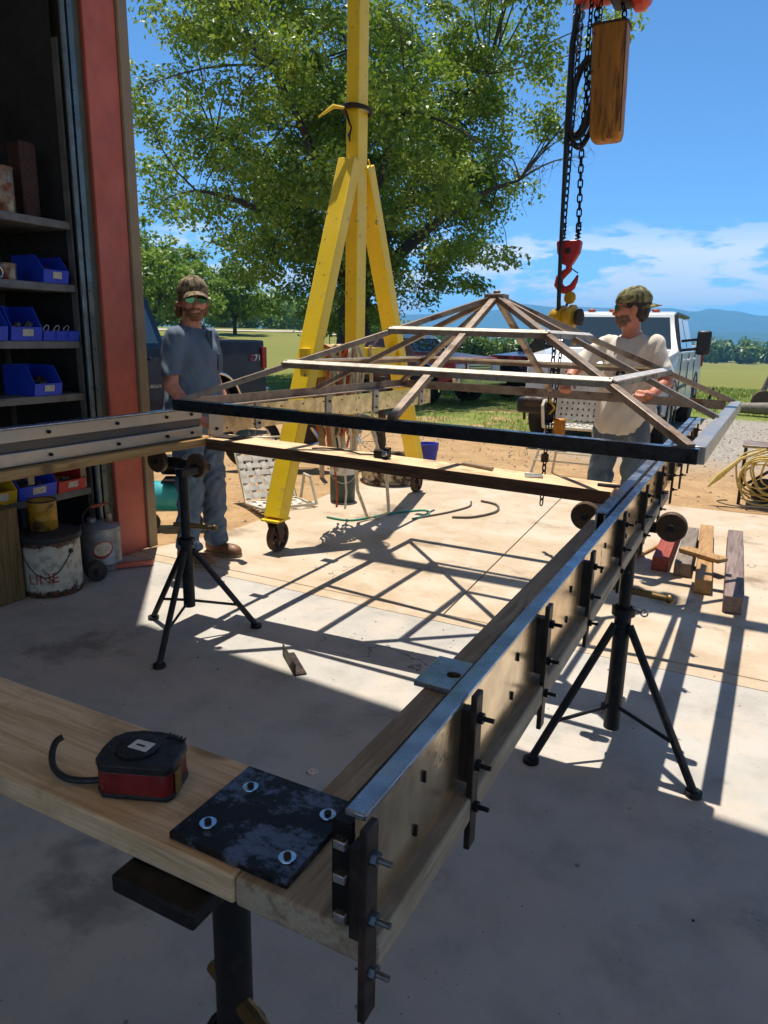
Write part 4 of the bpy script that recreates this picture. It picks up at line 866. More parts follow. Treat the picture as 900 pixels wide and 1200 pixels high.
# ---- woven strap patio chairs
M_ivory = mat('ivory_tube', '#c9bfa4', .4, .1, var=.15, scale=10); M_strapw = mat('white_vinyl_strap', '#c4bdb0', .55, var=.2, scale=14)
def weave(parent, o, ux, uy, n, W, H, nx, ny, w, m):
    """woven straps in the plane o + a*ux + b*uy, a<W, b<H"""
    o, ux, uy, n = Vector(o), Vector(ux).normalized(), Vector(uy).normalized(), Vector(n).normalized()
    for i in range(nx):
        a = W*(i+.5)/nx; mb = MB(); ks = ny*2
        for k in range(ks+1):
            b_ = H*k/ks; off = .004*(1 if ((k//2+i) % 2) else -1)
            p = o+ux*a+uy*b_+n*off; mb.v += [p-ux*w/2, p+ux*w/2, p-ux*w/2+n*.0025, p+ux*w/2+n*.0025]
        for k in range(ks): q = 4*k; mb.f += [(q, q+1, q+5, q+4), (q+2, q+6, q+7, q+3), (q, q+4, q+6, q+2), (q+1, q+3, q+7, q+5)]
        mb.build('strap', m, parent)
    for j in range(ny):
        b_ = H*(j+.5)/ny; mb = MB(); ks = nx*2
        for k in range(ks+1):
            a = W*k/ks; off = -.004*(1 if ((k//2+j) % 2) else -1)
            p = o+ux*a+uy*b_+n*off; mb.v += [p-uy*w/2, p+uy*w/2, p-uy*w/2+n*.0025, p+uy*w/2+n*.0025]
        for k in range(ks): q = 4*k; mb.f += [(q, q+1, q+5, q+4), (q+2, q+6, q+7, q+3), (q, q+4, q+6, q+2), (q+1, q+3, q+7, q+5)]
        mb.build('strap', m, parent)
cx0, cy0, zg = -1.70, 7.75, -.05
ch = thing('patio_chair', 'tall ivory patio chair with woven straps and armrests in front of white pickup', 'chair', (cx0, cy0, zg))
sw, sz, sd_ = .27, .60, .25
for sx in (-1, 1):
    MB().tube([(cx0+sx*(sw+.10), cy0-sd_-.12, zg+.0), (cx0+sx*(sw-.03), cy0-sd_+.05, zg+sz)], .014, 8).build('leg', M_ivory, ch)
    MB().tube([(cx0+sx*(sw+.02), cy0+sd_+.12, zg+.0), (cx0+sx*(sw-.09), cy0+sd_-.06, zg+sz)], .014, 8).build('leg', M_ivory, ch)
    MB().tube([(cx0+sx*sw, cy0-sd_, zg+sz), (cx0+sx*(sw+.02), cy0-sd_-.01, zg+sz+.22), (cx0+sx*(sw+.02), cy0-sd_+.05, zg+sz+.27), (cx0+sx*(sw+.01), cy0+sd_-.05, zg+sz+.24), (cx0+sx*sw, cy0+sd_, zg+sz+.22)], .017, 8).build('armrest', M_ivory, ch)
    MB().tube([(cx0+sx*sw, cy0+sd_-.02, zg+sz), (cx0+sx*sw, cy0+sd_+.10, zg+sz+.62)], .014, 8).build('back_post', M_ivory, ch)
MB().tube([(cx0-sw, cy0-sd_, zg+sz), (cx0+sw, cy0-sd_, zg+sz), (cx0+sw, cy0+sd_, zg+sz), (cx0-sw, cy0+sd_, zg+sz)], .016, 8, closed=True).build('seat_frame', M_ivory, ch, ang=80)
MB().tube([(cx0-sw, cy0+sd_+.10, zg+sz+.62), (cx0+sw, cy0+sd_+.10, zg+sz+.62)], .014, 8).build('top_rail', M_ivory, ch)
MB().tube([(cx0-.33, cy0-.32, zg+.25), (cx0+.33, cy0-.32, zg+.25)], .009, 6).build('stretcher', M_ivory, ch)
MB().tube([(cx0-.27, cy0+.30, zg+.25), (cx0+.27, cy0+.30, zg+.25)], .009, 6).build('stretcher', M_ivory, ch)
weave(ch, (cx0-sw, cy0+sd_-.02, zg+sz+.03), (1, 0, 0), (0, .12, .58), (0, -1, .2), 2*sw, .6, 9, 9, .042, M_strapw)
weave(ch, (cx0-sw, cy0-sd_, zg+sz), (1, 0, 0), (0, 1, 0), (0, 0, 1), 2*sw, 2*sd_, 8, 7, .042, M_strapw)
# tipped chair by the left leg of the gantry
c2x, c2y = -3.78, 5.02
c2 = thing('folded_patio_chair', 'legless woven strap chair lying on the dirt behind the left stand', 'chair', (c2x, c2y, -.05))
A0 = Vector((c2x-.10, c2y-.15, .0)); ux = Vector((.55, .83, 0)).normalized(); sdn = Vector((.83, -.55, 0)).normalized()
bkd = Vector((-.42*.83, .42*.55, .0))-sdn*0+Vector((0, 0, .55)); bkd = (-sdn*.33+Vector((0, 0, .5)))
fr = [A0, A0+ux*.48, A0+ux*.48+bkd.normalized()*.62, A0+bkd.normalized()*.62]
MB().tube(fr, .013, 8, closed=True).build('back_frame', M_ivory, c2, ang=80)
fr2 = [A0, A0+ux*.48, A0+ux*.48+sdn*.42+Vector((0, 0, .03)), A0+sdn*.42+Vector((0, 0, .03))]
MB().tube(fr2, .013, 8, closed=True).build('seat_frame', M_ivory, c2, ang=80)
weave(c2, A0+bkd.normalized()*.02, ux, bkd, ux.cross(bkd), .48, .58, 7, 8, .045, M_strapw)
weave(c2, A0+sdn*.02, ux, sdn, (0, 0, 1), .48, .38, 7, 5, .045, M_strapw)
MB().tube([A0+ux*.48+Vector((.03, .03, 0)), A0+ux*.5+Vector((.04, .04, .22)), A0+ux*.46+sdn*.3+Vector((.02, .02, .25)), A0+ux*.48+sdn*.4+Vector((.02, .02, .02))], .013, 8).build('armrest', M_ivory, c2)
# ---- air compressor behind the column
M_turq = mat('turquoise_paint', '#2c9fa6', .4, var=.15, scale=9)
cp = thing('air_compressor', 'turquoise air compressor on the ground just behind the red column', 'compressor', (-3.85, 4.12, -.05)); kx, ky = -3.86, 4.12
MB().lathe((kx-.25, ky-.16, .20), [(0, -.02), (.06, -.015), (.105, .01), (.12, .04), (.12, .36), (.105, .39), (.06, .415), (0, .42)], 26, (.82, .57, 0)).build('tank', M_turq, cp)
MB().lathe((kx-.20, ky-.05, .44), [(0, 0), (.07, 0), (.08, .01), (.08, .18), (.07, .19), (0, .19)], 22, (.82, .57, 0)).build('motor', M_black, cp)
MB().box((kx, ky, .335), (.34, .2, .02), Matrix.Rotation(.6, 3, 'Z')).build('deck', M_black, cp, bevel=.004)
MB().lathe((kx+.02, ky-.02, .64), [(0, 0), (.05, 0), (.06, .01), (.06, .05), (.03, .06), (.03, .09), (0, .09)], 20, (.5, -.8, 0)).build('pump_head', M_zinc, cp)
MB().box((kx-.02, ky+.02, .52), (.14, .13, .22), Matrix.Rotation(.6, 3, 'Z')).build('pump_block', M_bar, cp, bevel=.01)
MB().tube([(kx+.10, ky-.12, .26), (kx+.19, ky-.15, .17), (kx+.22, ky-.16, .13)], .02, 10).build('hose_barb', M_brn, cp)
for sx in (-.18, .14): MB().lathe((kx+sx*.82, ky+sx*.57-.14, .03), [(.0, 0), (.07, 0), (.075, .01), (.075, .03), (.07, .04), (0, .04)], 20, (.57, -.82, 0)).build('wheel', M_tblk, cp)
# ---- cord cart at the right edge
M_cord = mat('yellow_cord', '#c4a95c', .7, var=.2, scale=20)
ct = thing('cord_cart', 'small steel stand draped with yellow cords at the right edge', 'cart', (.17, 7.62, -.05)); qx, qy = .20, 7.66
for sx in (-1, 1):
    for sy in (-1, 1): MB().bb((qx+sx*.22-.015, qy+sy*.16-.015, -.05), (qx+sx*.22+.015, qy+sy*.16+.015, .50)).build('leg', M_bar, ct)
MB().bb((qx-.25, qy-.19, .50), (qx+.25, qy+.19, .525)).build('top', M_brn, ct, bevel=.004)
MB().beam((qx-.24, qy-.16, .1), (qx+.2, qy-.16, .45), .025, .025).build('brace', M_bar, ct)
MB().lathe((qx-.02, qy-.2, .10), [(0, 0), (.11, 0), (.12, .015), (.12, .05), (.11, .065), (0, .065)], 24, (0, 1, 0)).build('wheel', M_tblk, ct)
for q in range(9):
    r5 = random.Random(q); cxx, czz, rr_ = qx-.10+.18*r5.random(), .18+.12*r5.random(), .14+.1*r5.random(); mb = MB()
    mb.tube([(cxx+rr_*math.cos(a)*(1+.1*math.sin(3*a+q)), qy-.21-.012*q+.05*math.sin(a+q), max(-.03, czz+rr_*math.sin(a))) for a in np.linspace(0, 2*math.pi, 26)[:-1]], .009, 6, closed=True)
    mb.build('cord_loop', M_cord, ct, ang=80)
MB().tube([(qx-.05, qy-.2, .50), (qx-.25, qy-.25, .40), (qx-.42, qy-.32, .22), (qx-.5, qy-.36, .12)], [.012, .016, .03, .006], 8).build('strap_tail', M_cord, ct)
hose('loop of thin wire on the dirt by the cord cart', [(-.12, 7.35), (-.2, 7.25), (-.08, 7.12), (.1, 7.15), (.3, 7.2)], .006, M_hose[1], 'wire')
# ================================================================== VEHICLES  (local frame: x forward, y left, z up, origin at ground under the rear axle)
M_tyre = mat('tyre_rubber', '#1b1a19', .85, var=.25, scale=12, bmp=.2, bscale=60)
M_rim = mat('alloy_rim', '#8c8c8a', .3, .9, var=.15)
M_chr = mat('chrome', '#c9cacc', .12, 1., var=.05)
M_glass = glassmat('vehicle_glass', (.03, .045, .05))
M_blkp = mat('black_plastic', '#101011', .45, var=.2, scale=12)
M_lamp = mat('headlamp_lens', '#c8ccd0', .12, .2, var=.1)
M_tail = mat('tail_lamp', '#8a0f10', .2, var=.1)
M_amb = mat('amber_lens', '#c04a14', .25)
def vshell(mb, prof, hw):
    """closed side profile (x,z) extruded to both sides with half width hw(x,z)"""
    n = len(prof); mb.add([(x, -hw(x, z), z) for x, z in prof]+[(x, hw(x, z), z) for x, z in prof], [tuple(range(n)), tuple(reversed(range(n, 2*n)))]+[(i, n+i, n+(i+1) % n, (i+1) % n) for i in range(n)]); return mb
def arch(cx, r, z0, n=10):
    return [(cx+r*math.cos(a), .40+ (r*math.sin(a))) for a in np.linspace(math.asin((z0-.40)/r), math.pi-math.asin((z0-.40)/r), n)]
def quad(mb, pts, t=.008):
    a, b_, c = Vector(pts[0]), Vector(pts[1]), Vector(pts[2]); n = (b_-a).cross(c-a).normalized()*t
    k = len(pts); return mb.add([Vector(p) for p in pts]+[Vector(p)+n for p in pts], [tuple(reversed(range(k))), tuple(range(k, 2*k))]+[(i, (i+1) % k, k+(i+1) % k, k+i) for i in range(k)])
def wheel(v, x, y, r, w=.25, rimm=None):
    s = 1 if y > 0 else -1
    t = MB(); t.lathe((x, y, r), [(r*.60, -w/2), (r*.90, -w/2), (r*.98, -w*.42), (r, -w*.3), (r, w*.3), (r*.98, w*.42), (r*.90, w/2), (r*.60, w/2), (r*.60, -w/2)], 32, (0, 1, 0)); o = t.build('wheel', M_tyre, v, world=False)
    m = MB(); m.lathe((x, y, r), [(r*.60, s*w*.45), (r*.56, s*w*.42), (r*.52, s*w*.30), (r*.2, s*w*.36), (r*.17, s*w*.46), (0, s*w*.46)], 28, (0, 1, 0)); m.build('rim', rimm or M_rim, o, world=False)
    for k in range(6):
        a = k*math.pi/3; h = MB(); h.cyl((x+r*.37*math.cos(a), y+s*w*.30, r+r*.37*math.sin(a)), (x+r*.37*math.cos(a), y+s*w*.345, r+r*.37*math.sin(a)), r*.09, 8); h.build('rim_hole', M_blkp, o, world=False)
def pickup(name, label, loc, rz, paint, wb=3.6, W=1.95, hood=1.12, belt=1.22, roof=1.90, bed=1.38, bedlen=1.75, cabw=1.5, group=None, over=.55, rimm=None, trim=M_chr, tow=False, suv=False, bumper=None, roofm=None, r=.40, cabx=None):
    v = thing(name, label, 'pickup truck' if not suv else 'car', loc, rz, group)
    rear = -(bedlen-over) if not suv else -.85
    cab0 = rear+bedlen if not suv else rear
    ws = wb-.62; front = wb+.92                                   # windscreen base, nose
    z0 = .48; ra = r+.12
    hw = lambda x, z: W/2*(1-.05*max(0, (z-1.0)/.5))*(1-.10*max(0, (x-(front-.45))/.45)**2)
    top = [(front-.02, .62), (front, .80), (front-.04, hood-.16), (front-.18, hood-.03), (ws, hood+.06), (ws-.02, belt), (cab0+.02, belt)]
    top += [(cab0, bed), (rear, bed)] if not suv else [(rear+.02, belt)]
    prof = [(rear, .55)]+list(reversed(arch(0, ra, z0)))[0:]+list(reversed(arch(wb, ra, z0)))+top
    b = vshell(MB(), prof, hw).build('body', paint, v, world=False, bevel=.03)
    MB().box(((front+rear)/2, 0, .55), (front-rear-.3, W-.34, .34)).build('chassis', M_blkp, v, world=False)
    if not suv: MB().bb((rear+.07, -W/2+.10, bed-.02), (cab0-.07, W/2-.10, bed+.004)).build('bed_liner', M_blkp, v, world=False)
    # greenhouse
    tw = lambda x, z: W/2-.05-.17*(z-belt)/(roof-belt)
    rx0, rx1 = cab0+(.16 if not suv else .25), ws-.55
    cprof = [(cab0+.03, belt-.02), (ws+.02, belt-.02), (ws-.1, belt+.03), (rx1+.08, roof-.03), (rx1-.1, roof), (rx0+.1, roof), (rx0, roof-.05)]
    cb = vshell(MB(), cprof, tw).build('cab', roofm or paint, v, world=False, bevel=.03)
    e = .006
    zb, zt = belt+.05, roof-.10
    def px(z, a, b_): return a[0]+(b_[0]-a[0])*(z-a[1])/(b_[1]-a[1])
    A, B_ = (ws-.1, belt+.03), (rx1+.08, roof-.03)
    f0, f1 = px(zb, A, B_), px(zt, A, B_)
    quad(MB(), [(f0+e, -tw(0, zb)+.10, zb), (f0+e, tw(0, zb)-.10, zb), (f1+e, tw(0, zt)-.08, zt), (f1+e, -tw(0, zt)+.08, zt)], .01).build('windscreen', M_glass, v, world=False)
    rA, rB = (cab0+.03, belt-.02), (rx0, roof-.05); g0, g1 = px(zb, rA, rB), px(zt, rA, rB)
    quad(MB(), [(g0-e, tw(0, zb)-.12, zb), (g0-e, -tw(0, zb)+.12, zb), (g1-e, -tw(0, zt)+.1, zt), (g1-e, tw(0, zt)-.1, zt)], .01).build('rear_window', M_glass, v, world=False)
    mid = (g0+f0)/2+.0
    for s in (-1, 1):
        for (xa, xb, xc, xd) in ((mid+.05, f0-.10, f1-.10, mid+.05), (g0+.12, mid-.05, mid-.05, g1+.12)):
            P = [(xa, s*(tw(0, zb)+e), zb), (xb, s*(tw(0, zb)+e), zb), (xc, s*(tw(0, zt)+e), zt), (xd, s*(tw(0, zt)+e), zt)]
            if s < 0: P = P
            else: P = list(reversed(P))
            quad(MB(), P, .006).build('side_window', M_glass, v, world=False)
        sm = MB()
        for xs in (mid, f0+.02, g0+.02): 
            if xs < ws+.1: MB().bb((xs-.004, s*(W/2-.012), .62), (xs+.004, s*(W/2+.002), belt-.03)).build('door_seam', M_blkp, v, world=False)
        for xs in (mid+.14, g0+.2): MB().bb((xs, s*(W/2-.01), belt-.16), (xs+.16, s*(W/2+.03), belt-.12)).build('door_handle', paint, v, world=False, bevel=.01)
        MB().bb((.75, s*(W/2-.005), .80), (wb-.6, s*(W/2+.012), .84)).build('side_moulding', trim, v, world=False)
        for cx in (0, wb):
            q = MB(); a = np.linspace(-.15, math.pi+.15, 18); q.tube([(cx+(ra+.02)*math.cos(t), s*(W/2-.005), .40+(ra+.02)*math.sin(t)) for t in a], .022, 6); q.build('arch_trim', trim, v, world=False)
            wheel(v, cx, s*(W/2-.14), r, rimm=rimm)
            MB().bb((cx-.5, s*(W/2-.42), .45), (cx+.5, s*(W/2-.40), .95)).build('wheel_well', M_blkp, v, world=False)
        if tow:
            MB().tube([(f0-.02, s*(tw(0, zb)+.012), zb-.03), (f1+.02, s*(tw(0, zt)+.012), zt+.03), (f1-.15, s*(tw(0, zt)+.012), zt+.06), (g1+.1, s*(tw(0, zt)+.012), zt+.06)], .03, 8).build('door_seal', M_blkp, v, world=False)
            MB().bb((mid-.05, s*(tw(0, zb)-.03), zb-.03), (mid+.05, s*(tw(0, zb)+.0), zb+.0)).build('door_pillar', M_blkp, v, world=False)
            m = MB().box((ws-.35, s*(W/2+.26), belt+.14), (.11, .20, .36)).build('towing_mirror', M_blkp, v, world=False, bevel=.035)
            for zz in (belt+.02, belt+.16): MB().beam((ws-.38, s*(W/2-.06), zz), (ws-.38, s*(W/2+.18), zz+.03), .05, .04).build('mirror_arm', M_blkp, m, world=False)
        else:
            m = MB().box((ws-.28, s*(W/2+.11), belt+.11), (.10, .20, .16)).build('wing_mirror', M_blkp, v, world=False, bevel=.03)
            MB().beam((ws-.28, s*(W/2-.06), belt+.05), (ws-.28, s*(W/2+.05), belt+.07), .05, .05).build('mirror_arm', M_blkp, m, world=False)
        hl = MB().box((front-.06, s*(W/2-.27), hood-.26), (.14, .30, .20)).build('headlight', M_lamp, v, world=False, bevel=.03)
        MB().bb((rear-.012, s*(W/2-.19)-.07, bed-.42), (rear+.05, s*(W/2-.19)+.07+0, bed-.06) if not suv else (rear+.05, s*(W/2-.19)+.07, belt-.05)).build('tail_light', M_tail, v, world=False, bevel=.01)
        MB().bb((rear-.01, s*(W/2-.02)-.03, bed-.42), (rear+.09, s*(W/2-.005)+.012, bed-.10)).build('tail_light', M_tail, v, world=False, bevel=.01) if not suv else None
    for s in (-1, 1): MB().tube([(f0+.03, s*.05, zb+.02), (f0-.10, s*.45, zb+.09)], .008, 5).build('wiper', M_blkp, v, world=False)
    gr = MB().box((front-.03, 0, hood-.27), (.10, W-.95, .30)).build('grille', M_chr if not tow else M_blkp, v, world=False, bevel=.02)
    for k in range(5): MB().box((front+.024, 0, hood-.39+k*.06), (.014, W-1.05, .022)).build('grille_bar', M_blkp if not tow else M_chr, gr, world=False)
    MB().box((front+.06, 0, .58), (.22, W-.06, .22)).build('front_bumper', bumper or M_chr, v, world=False, bevel=.04)
    MB().box((rear-.07, 0, .60), (.16, W-.1, .18)).build('rear_bumper', bumper or M_chr, v, world=False, bevel=.03)
    for k in range(3): MB().bb((front-.2, -.25+k*.2, hood-.06), (ws+.2, -.245+k*.2, hood-.0)).build('hood_crease', paint, v, world=False) if False else None
    return v, dict(front=front, rear=rear, ws=ws, rx0=rx0, rx1=rx1, cab0=cab0, W=W)
M_navy = mat('navy_car_paint', '#0b1126', .3, .0, var=.05, spec=.3, coat=.35, rvar=.02)
M_maroon = mat('maroon_car_paint', '#7d1a22', .3, .0, var=.05, spec=.35, coat=.3, rvar=.02)
M_whp = mat('white_car_paint', '#d9d9d4', .3, var=.03, coat=.5, rvar=.02)
M_redp = mat('faded_red_paint', '#b03024', .5, var=.2, scale=4, coat=.3)
# navy truck, nose towards the building; its left flank faces the camera
n, q = pickup('pickup_truck', 'dark navy pickup truck parked behind the man at left', (-6.85-.975, 8.05, -.05), -math.pi/2, M_navy, wb=3.3, belt=1.30, hood=1.20, roof=1.96, bed=1.40, bedlen=2.05, over=.90)
M_txtw = mat('white_decal', '#d8d8d8', .4); M_txtr = mat('red_decal', '#b01820', .4)
for ch_, x0, m_ in (('Z', -.80, M_txtr), ('71', -.93, M_txtw)):
    v_, f_2 = text_verts(ch_, .13); mb = MB(); mb.v = [(x0-a*1.25, q['W']/2+.006, 1.10+b2) for a, b2 in v_]; mb.f = f_2; mb.build('decal', m_, n, world=False, smooth=False, fix=False)
# white truck, facing the camera
n, q = pickup('pickup_truck', 'white pickup truck with black towing mirrors behind the man at right', (-2.08, 14.9, -.05), -math.pi/2, M_whp, wb=3.75, W=2.02, hood=1.32, belt=1.36, roof=1.97, bed=1.45, bedlen=2.0, tow=True, bumper=M_blkp, r=.42, trim=M_blkp)
for y in (-.5, -.16, .0, .16, .5): MB().box((q['rx1']-.05, y, 1.985), (.08, .12, .035)).build('roof_marker', M_amb, n, world=False, bevel=.008)
wn = thing('bumper_winch', 'black winch and grille guard bolted on white pickup bumper', 'winch', (-2.6, 10.1, .45))
MB().box((-2.62, 10.02, .60), (.52, .14, .16)).build('housing', M_blkp, wn, bevel=.03); MB().cyl((-2.9, 9.98, .60), (-2.35, 9.98, .60), .07, 16).build('drum', M_bar, wn)
# maroon SUV
n, q = pickup('parked_car', 'maroon off roader with chrome front parked on the grass', (-4.25, 20.6, -.05), -math.pi/2-.28, M_maroon, wb=2.75, W=1.86, hood=1.13, belt=1.15, roof=1.63, suv=True, bed=1.2)
# old red truck with white roof
n, q = pickup('old_pickup', 'old red pickup with white cab top behind the rusty tank', (-8.9, 16.6, -.05), -.35, M_redp, wb=2.6, W=1.75, hood=1.10, belt=1.12, roof=1.56, bed=1.12, bedlen=1.8, roofm=M_whp, rimm=mat('tan_rim', '#b59a6a', .6))
# rusty tank on legs
M_tank = metal_rust('rusty_tank', '#6a4a44', '#5a3630', .5, .55, .2, 3.)
tk = thing('fuel_tank', 'rusty brown round fuel tank on legs behind the gantry', 'tank', (-6.85, 13.2, -.05))
MB().lathe((-7.55, 13.75, .98), [(0, -.06), (.25, -.04), (.40, .0), (.44, .05), (.44, 1.3), (.40, 1.36), (.25, 1.40), (0, 1.42)], 36, (.8, -.55, 0)).build('shell', M_tank, tk)
for a, b_ in ((-7.3, 13.75), (-7.5, 13.5), (-6.75, 13.4), (-6.95, 13.1)): MB().cyl((a, b_, -.05), (a, b_, .65), .03, 8).build('leg', M_bar, tk)
# dirt bike
mo = thing('motorcycle', 'black motorcycle standing between the navy truck and the gantry', 'motorcycle', (-4.6, 6.55, -.05)); O = Vector((-4.98, 6.32, -.05)); D = Vector((.80, .6, 0)); S = Vector((.6, -.8, 0))
P = lambda a, s, z: O+D*a+S*s+Vector((0, 0, z))
for a in (0.05, 1.25):
    w = MB(); w.torus(P(a, 0, .32), .27, .05, S, 32, 8); wo = w.build('wheel', M_tyre, mo, ang=80); w = MB(); w.torus(P(a, 0, .32), .22, .014, S, 28, 6); w.build('rim', M_chr, wo, ang=80)
    for k in range(10): b2 = k*math.pi/5; MB().tube([P(a, 0, .32), P(a+.22*math.cos(b2), 0, .32+.22*math.sin(b2))], .003, 4).build('spoke', M_chr, wo)
MB().sphere(P(.72, 0, .82), (.26, .13, .12), 16, 10, Matrix.Rotation(math.atan2(.6, .8), 3, 'Z')).build('fuel_tank', M_blkp, mo)
MB().sphere(P(.32, 0, .80), (.30, .12, .055), 16, 8, Matrix.Rotation(math.atan2(.6, .8), 3, 'Z')).build('seat', M_tblk, mo)
MB().box(P(.62, 0, .45), (.34, .22, .32), Matrix.Rotation(math.atan2(.6, .8), 3, 'Z')).build('engine', M_bar, mo, bevel=.03)
for k in range(5): MB().box(P(.66, 0, .58+k*.03), (.22, .26, .012), Matrix.Rotation(math.atan2(.6, .8), 3, 'Z')).build('cooling_fin', M_chr, mo)
for s in (-1, 1):
    MB().tube([P(1.25, s*.08, .32), P(1.02, s*.08, .98)], .022, 8).build('fork_leg', M_chr, mo)
    MB().tube([P(.70, s*.13, .50), P(.80, s*.16, .34), P(.55, s*.17, .24), P(.0, s*.17, .30)], [.022, .022, .026, .04], 8).build('exhaust', M_chr, mo)
    MB().tube([P(1.0, 0, 1.0), P(.98, s*.22, 1.10), P(.88, s*.36, 1.08)], .013, 8).build('handlebar', M_chr, mo)
    MB().tube([P(.88, s*.30, 1.08), P(.90, s*.32, 1.22)], .006, 6).build('mirror_stem', M_chr, mo); MB().sphere(P(.90, s*.33, 1.26), (.05, .03, .04), 12, 8).build('mirror', M_chr, mo)
MB().lathe(P(1.08, 0, .92), [(0, 0), (.05, .0), (.09, .05), (.085, .12), (0, .125)], 18, D).build('headlamp', M_chr, mo)
MB().tube([P(.1, 0, .55), P(.35, 0, .72), P(.95, 0, .92), P(.85, 0, .35), P(.4, 0, .30), P(.05, 0, .32)], .018, 8).build('frame', M_blkp, mo)
# ================================================================== VEGETATION
def leafmat(name, c1, c2, c3, tr=.35):
    m = bpy.data.materials.new(name); m.use_nodes = True; t = m.node_tree; t.nodes.clear()
    o = t.nodes.new('ShaderNodeOutputMaterial'); d = t.nodes.new('ShaderNodeBsdfPrincipled'); tl = t.nodes.new('ShaderNodeBsdfTranslucent'); mx = t.nodes.new('ShaderNodeMixShader')
    at = t.nodes.new('ShaderNodeAttribute'); at.attribute_name = 'rnd'
    col = mixc(t, at.outputs['Fac'], lin(c1), lin(c2)); col = mixc(t, ramp(t, nnoise(t, .9, 4), .4, .65, 0, .7), col, lin(c3))
    t.links.new(col, d.inputs['Base Color']); d.inputs['Roughness'].default_value = .45; d.inputs['Specular IOR Level'].default_value = .4
    t.links.new(mixc(t, .5, col, lin('#8fa52c')), tl.inputs[0]); mx.inputs[0].default_value = tr
    t.links.new(d.outputs[0], mx.inputs[1]); t.links.new(tl.outputs[0], mx.inputs[2]); t.links.new(mx.outputs[0], o.inputs[0]); return m
M_bark = mat('tree_bark', '#4a4038', .95, var=.35, scale=6, stretch=(3, 3, .5), bmp=.6, bscale=20, bdist=.02)
M_leaf = leafmat('broad_leaf', '#70902f', '#a6b44c', '#5a7a29', .38)
M_leaf2 = leafmat('wood_leaf', '#678a30', '#93a845', '#4a6b28')
M_leaf3 = leafmat('far_leaf', '#4d6c2c', '#6c8438', '#35521f', .25)
def leaves_mesh(name, pos, nrm, size, rng, asp=.55, rndv=None):
    """pos (n,3), nrm (n,3): bent rhombic leaves, two triangles pairs"""
    n = len(pos); nrm = nrm/np.linalg.norm(nrm, axis=1, keepdims=True)
    a = rng.normal(size=(n, 3)); u = a-(a*nrm).sum(1, keepdims=True)*nrm; u /= np.linalg.norm(u, axis=1, keepdims=True); w = np.cross(nrm, u)
    L = size[:, None]
    v = np.empty((n, 4, 3)); v[:, 0] = pos-u*L*.5; v[:, 1] = pos+w*L*.5*asp+nrm*L*.10; v[:, 2] = pos+u*L*.5-nrm*L*.12; v[:, 3] = pos-w*L*.5*asp+nrm*L*.10
    me = bpy.data.meshes.new(name); me.vertices.add(4*n); me.vertices.foreach_set('co', v.reshape(-1)); me.loops.add(4*n); me.polygons.add(n)
    me.loops.foreach_set('vertex_index', np.arange(4*n, dtype=np.int32)); me.polygons.foreach_set('loop_start', np.arange(0, 4*n, 4, dtype=np.int32)); me.polygons.foreach_set('loop_total', np.full(n, 4, dtype=np.int32))
    at = me.attributes.new('rnd', 'FLOAT', 'POINT'); rv = rng.random(n) if rndv is None else rndv; at.data.foreach_set('value', np.repeat(rv, 4).astype(np.float32))
    me.update(); me.validate(); return me
def link(name, me, m, parent=None):
    o = bpy.data.objects.new(name, me); C.objects.link(o); me.materials.append(m); o.parent = parent; return o
def bez(a, b, c, n):
    return [a*(1-t)**2+b*2*t*(1-t)+c*t*t for t in np.linspace(0, 1, n)]
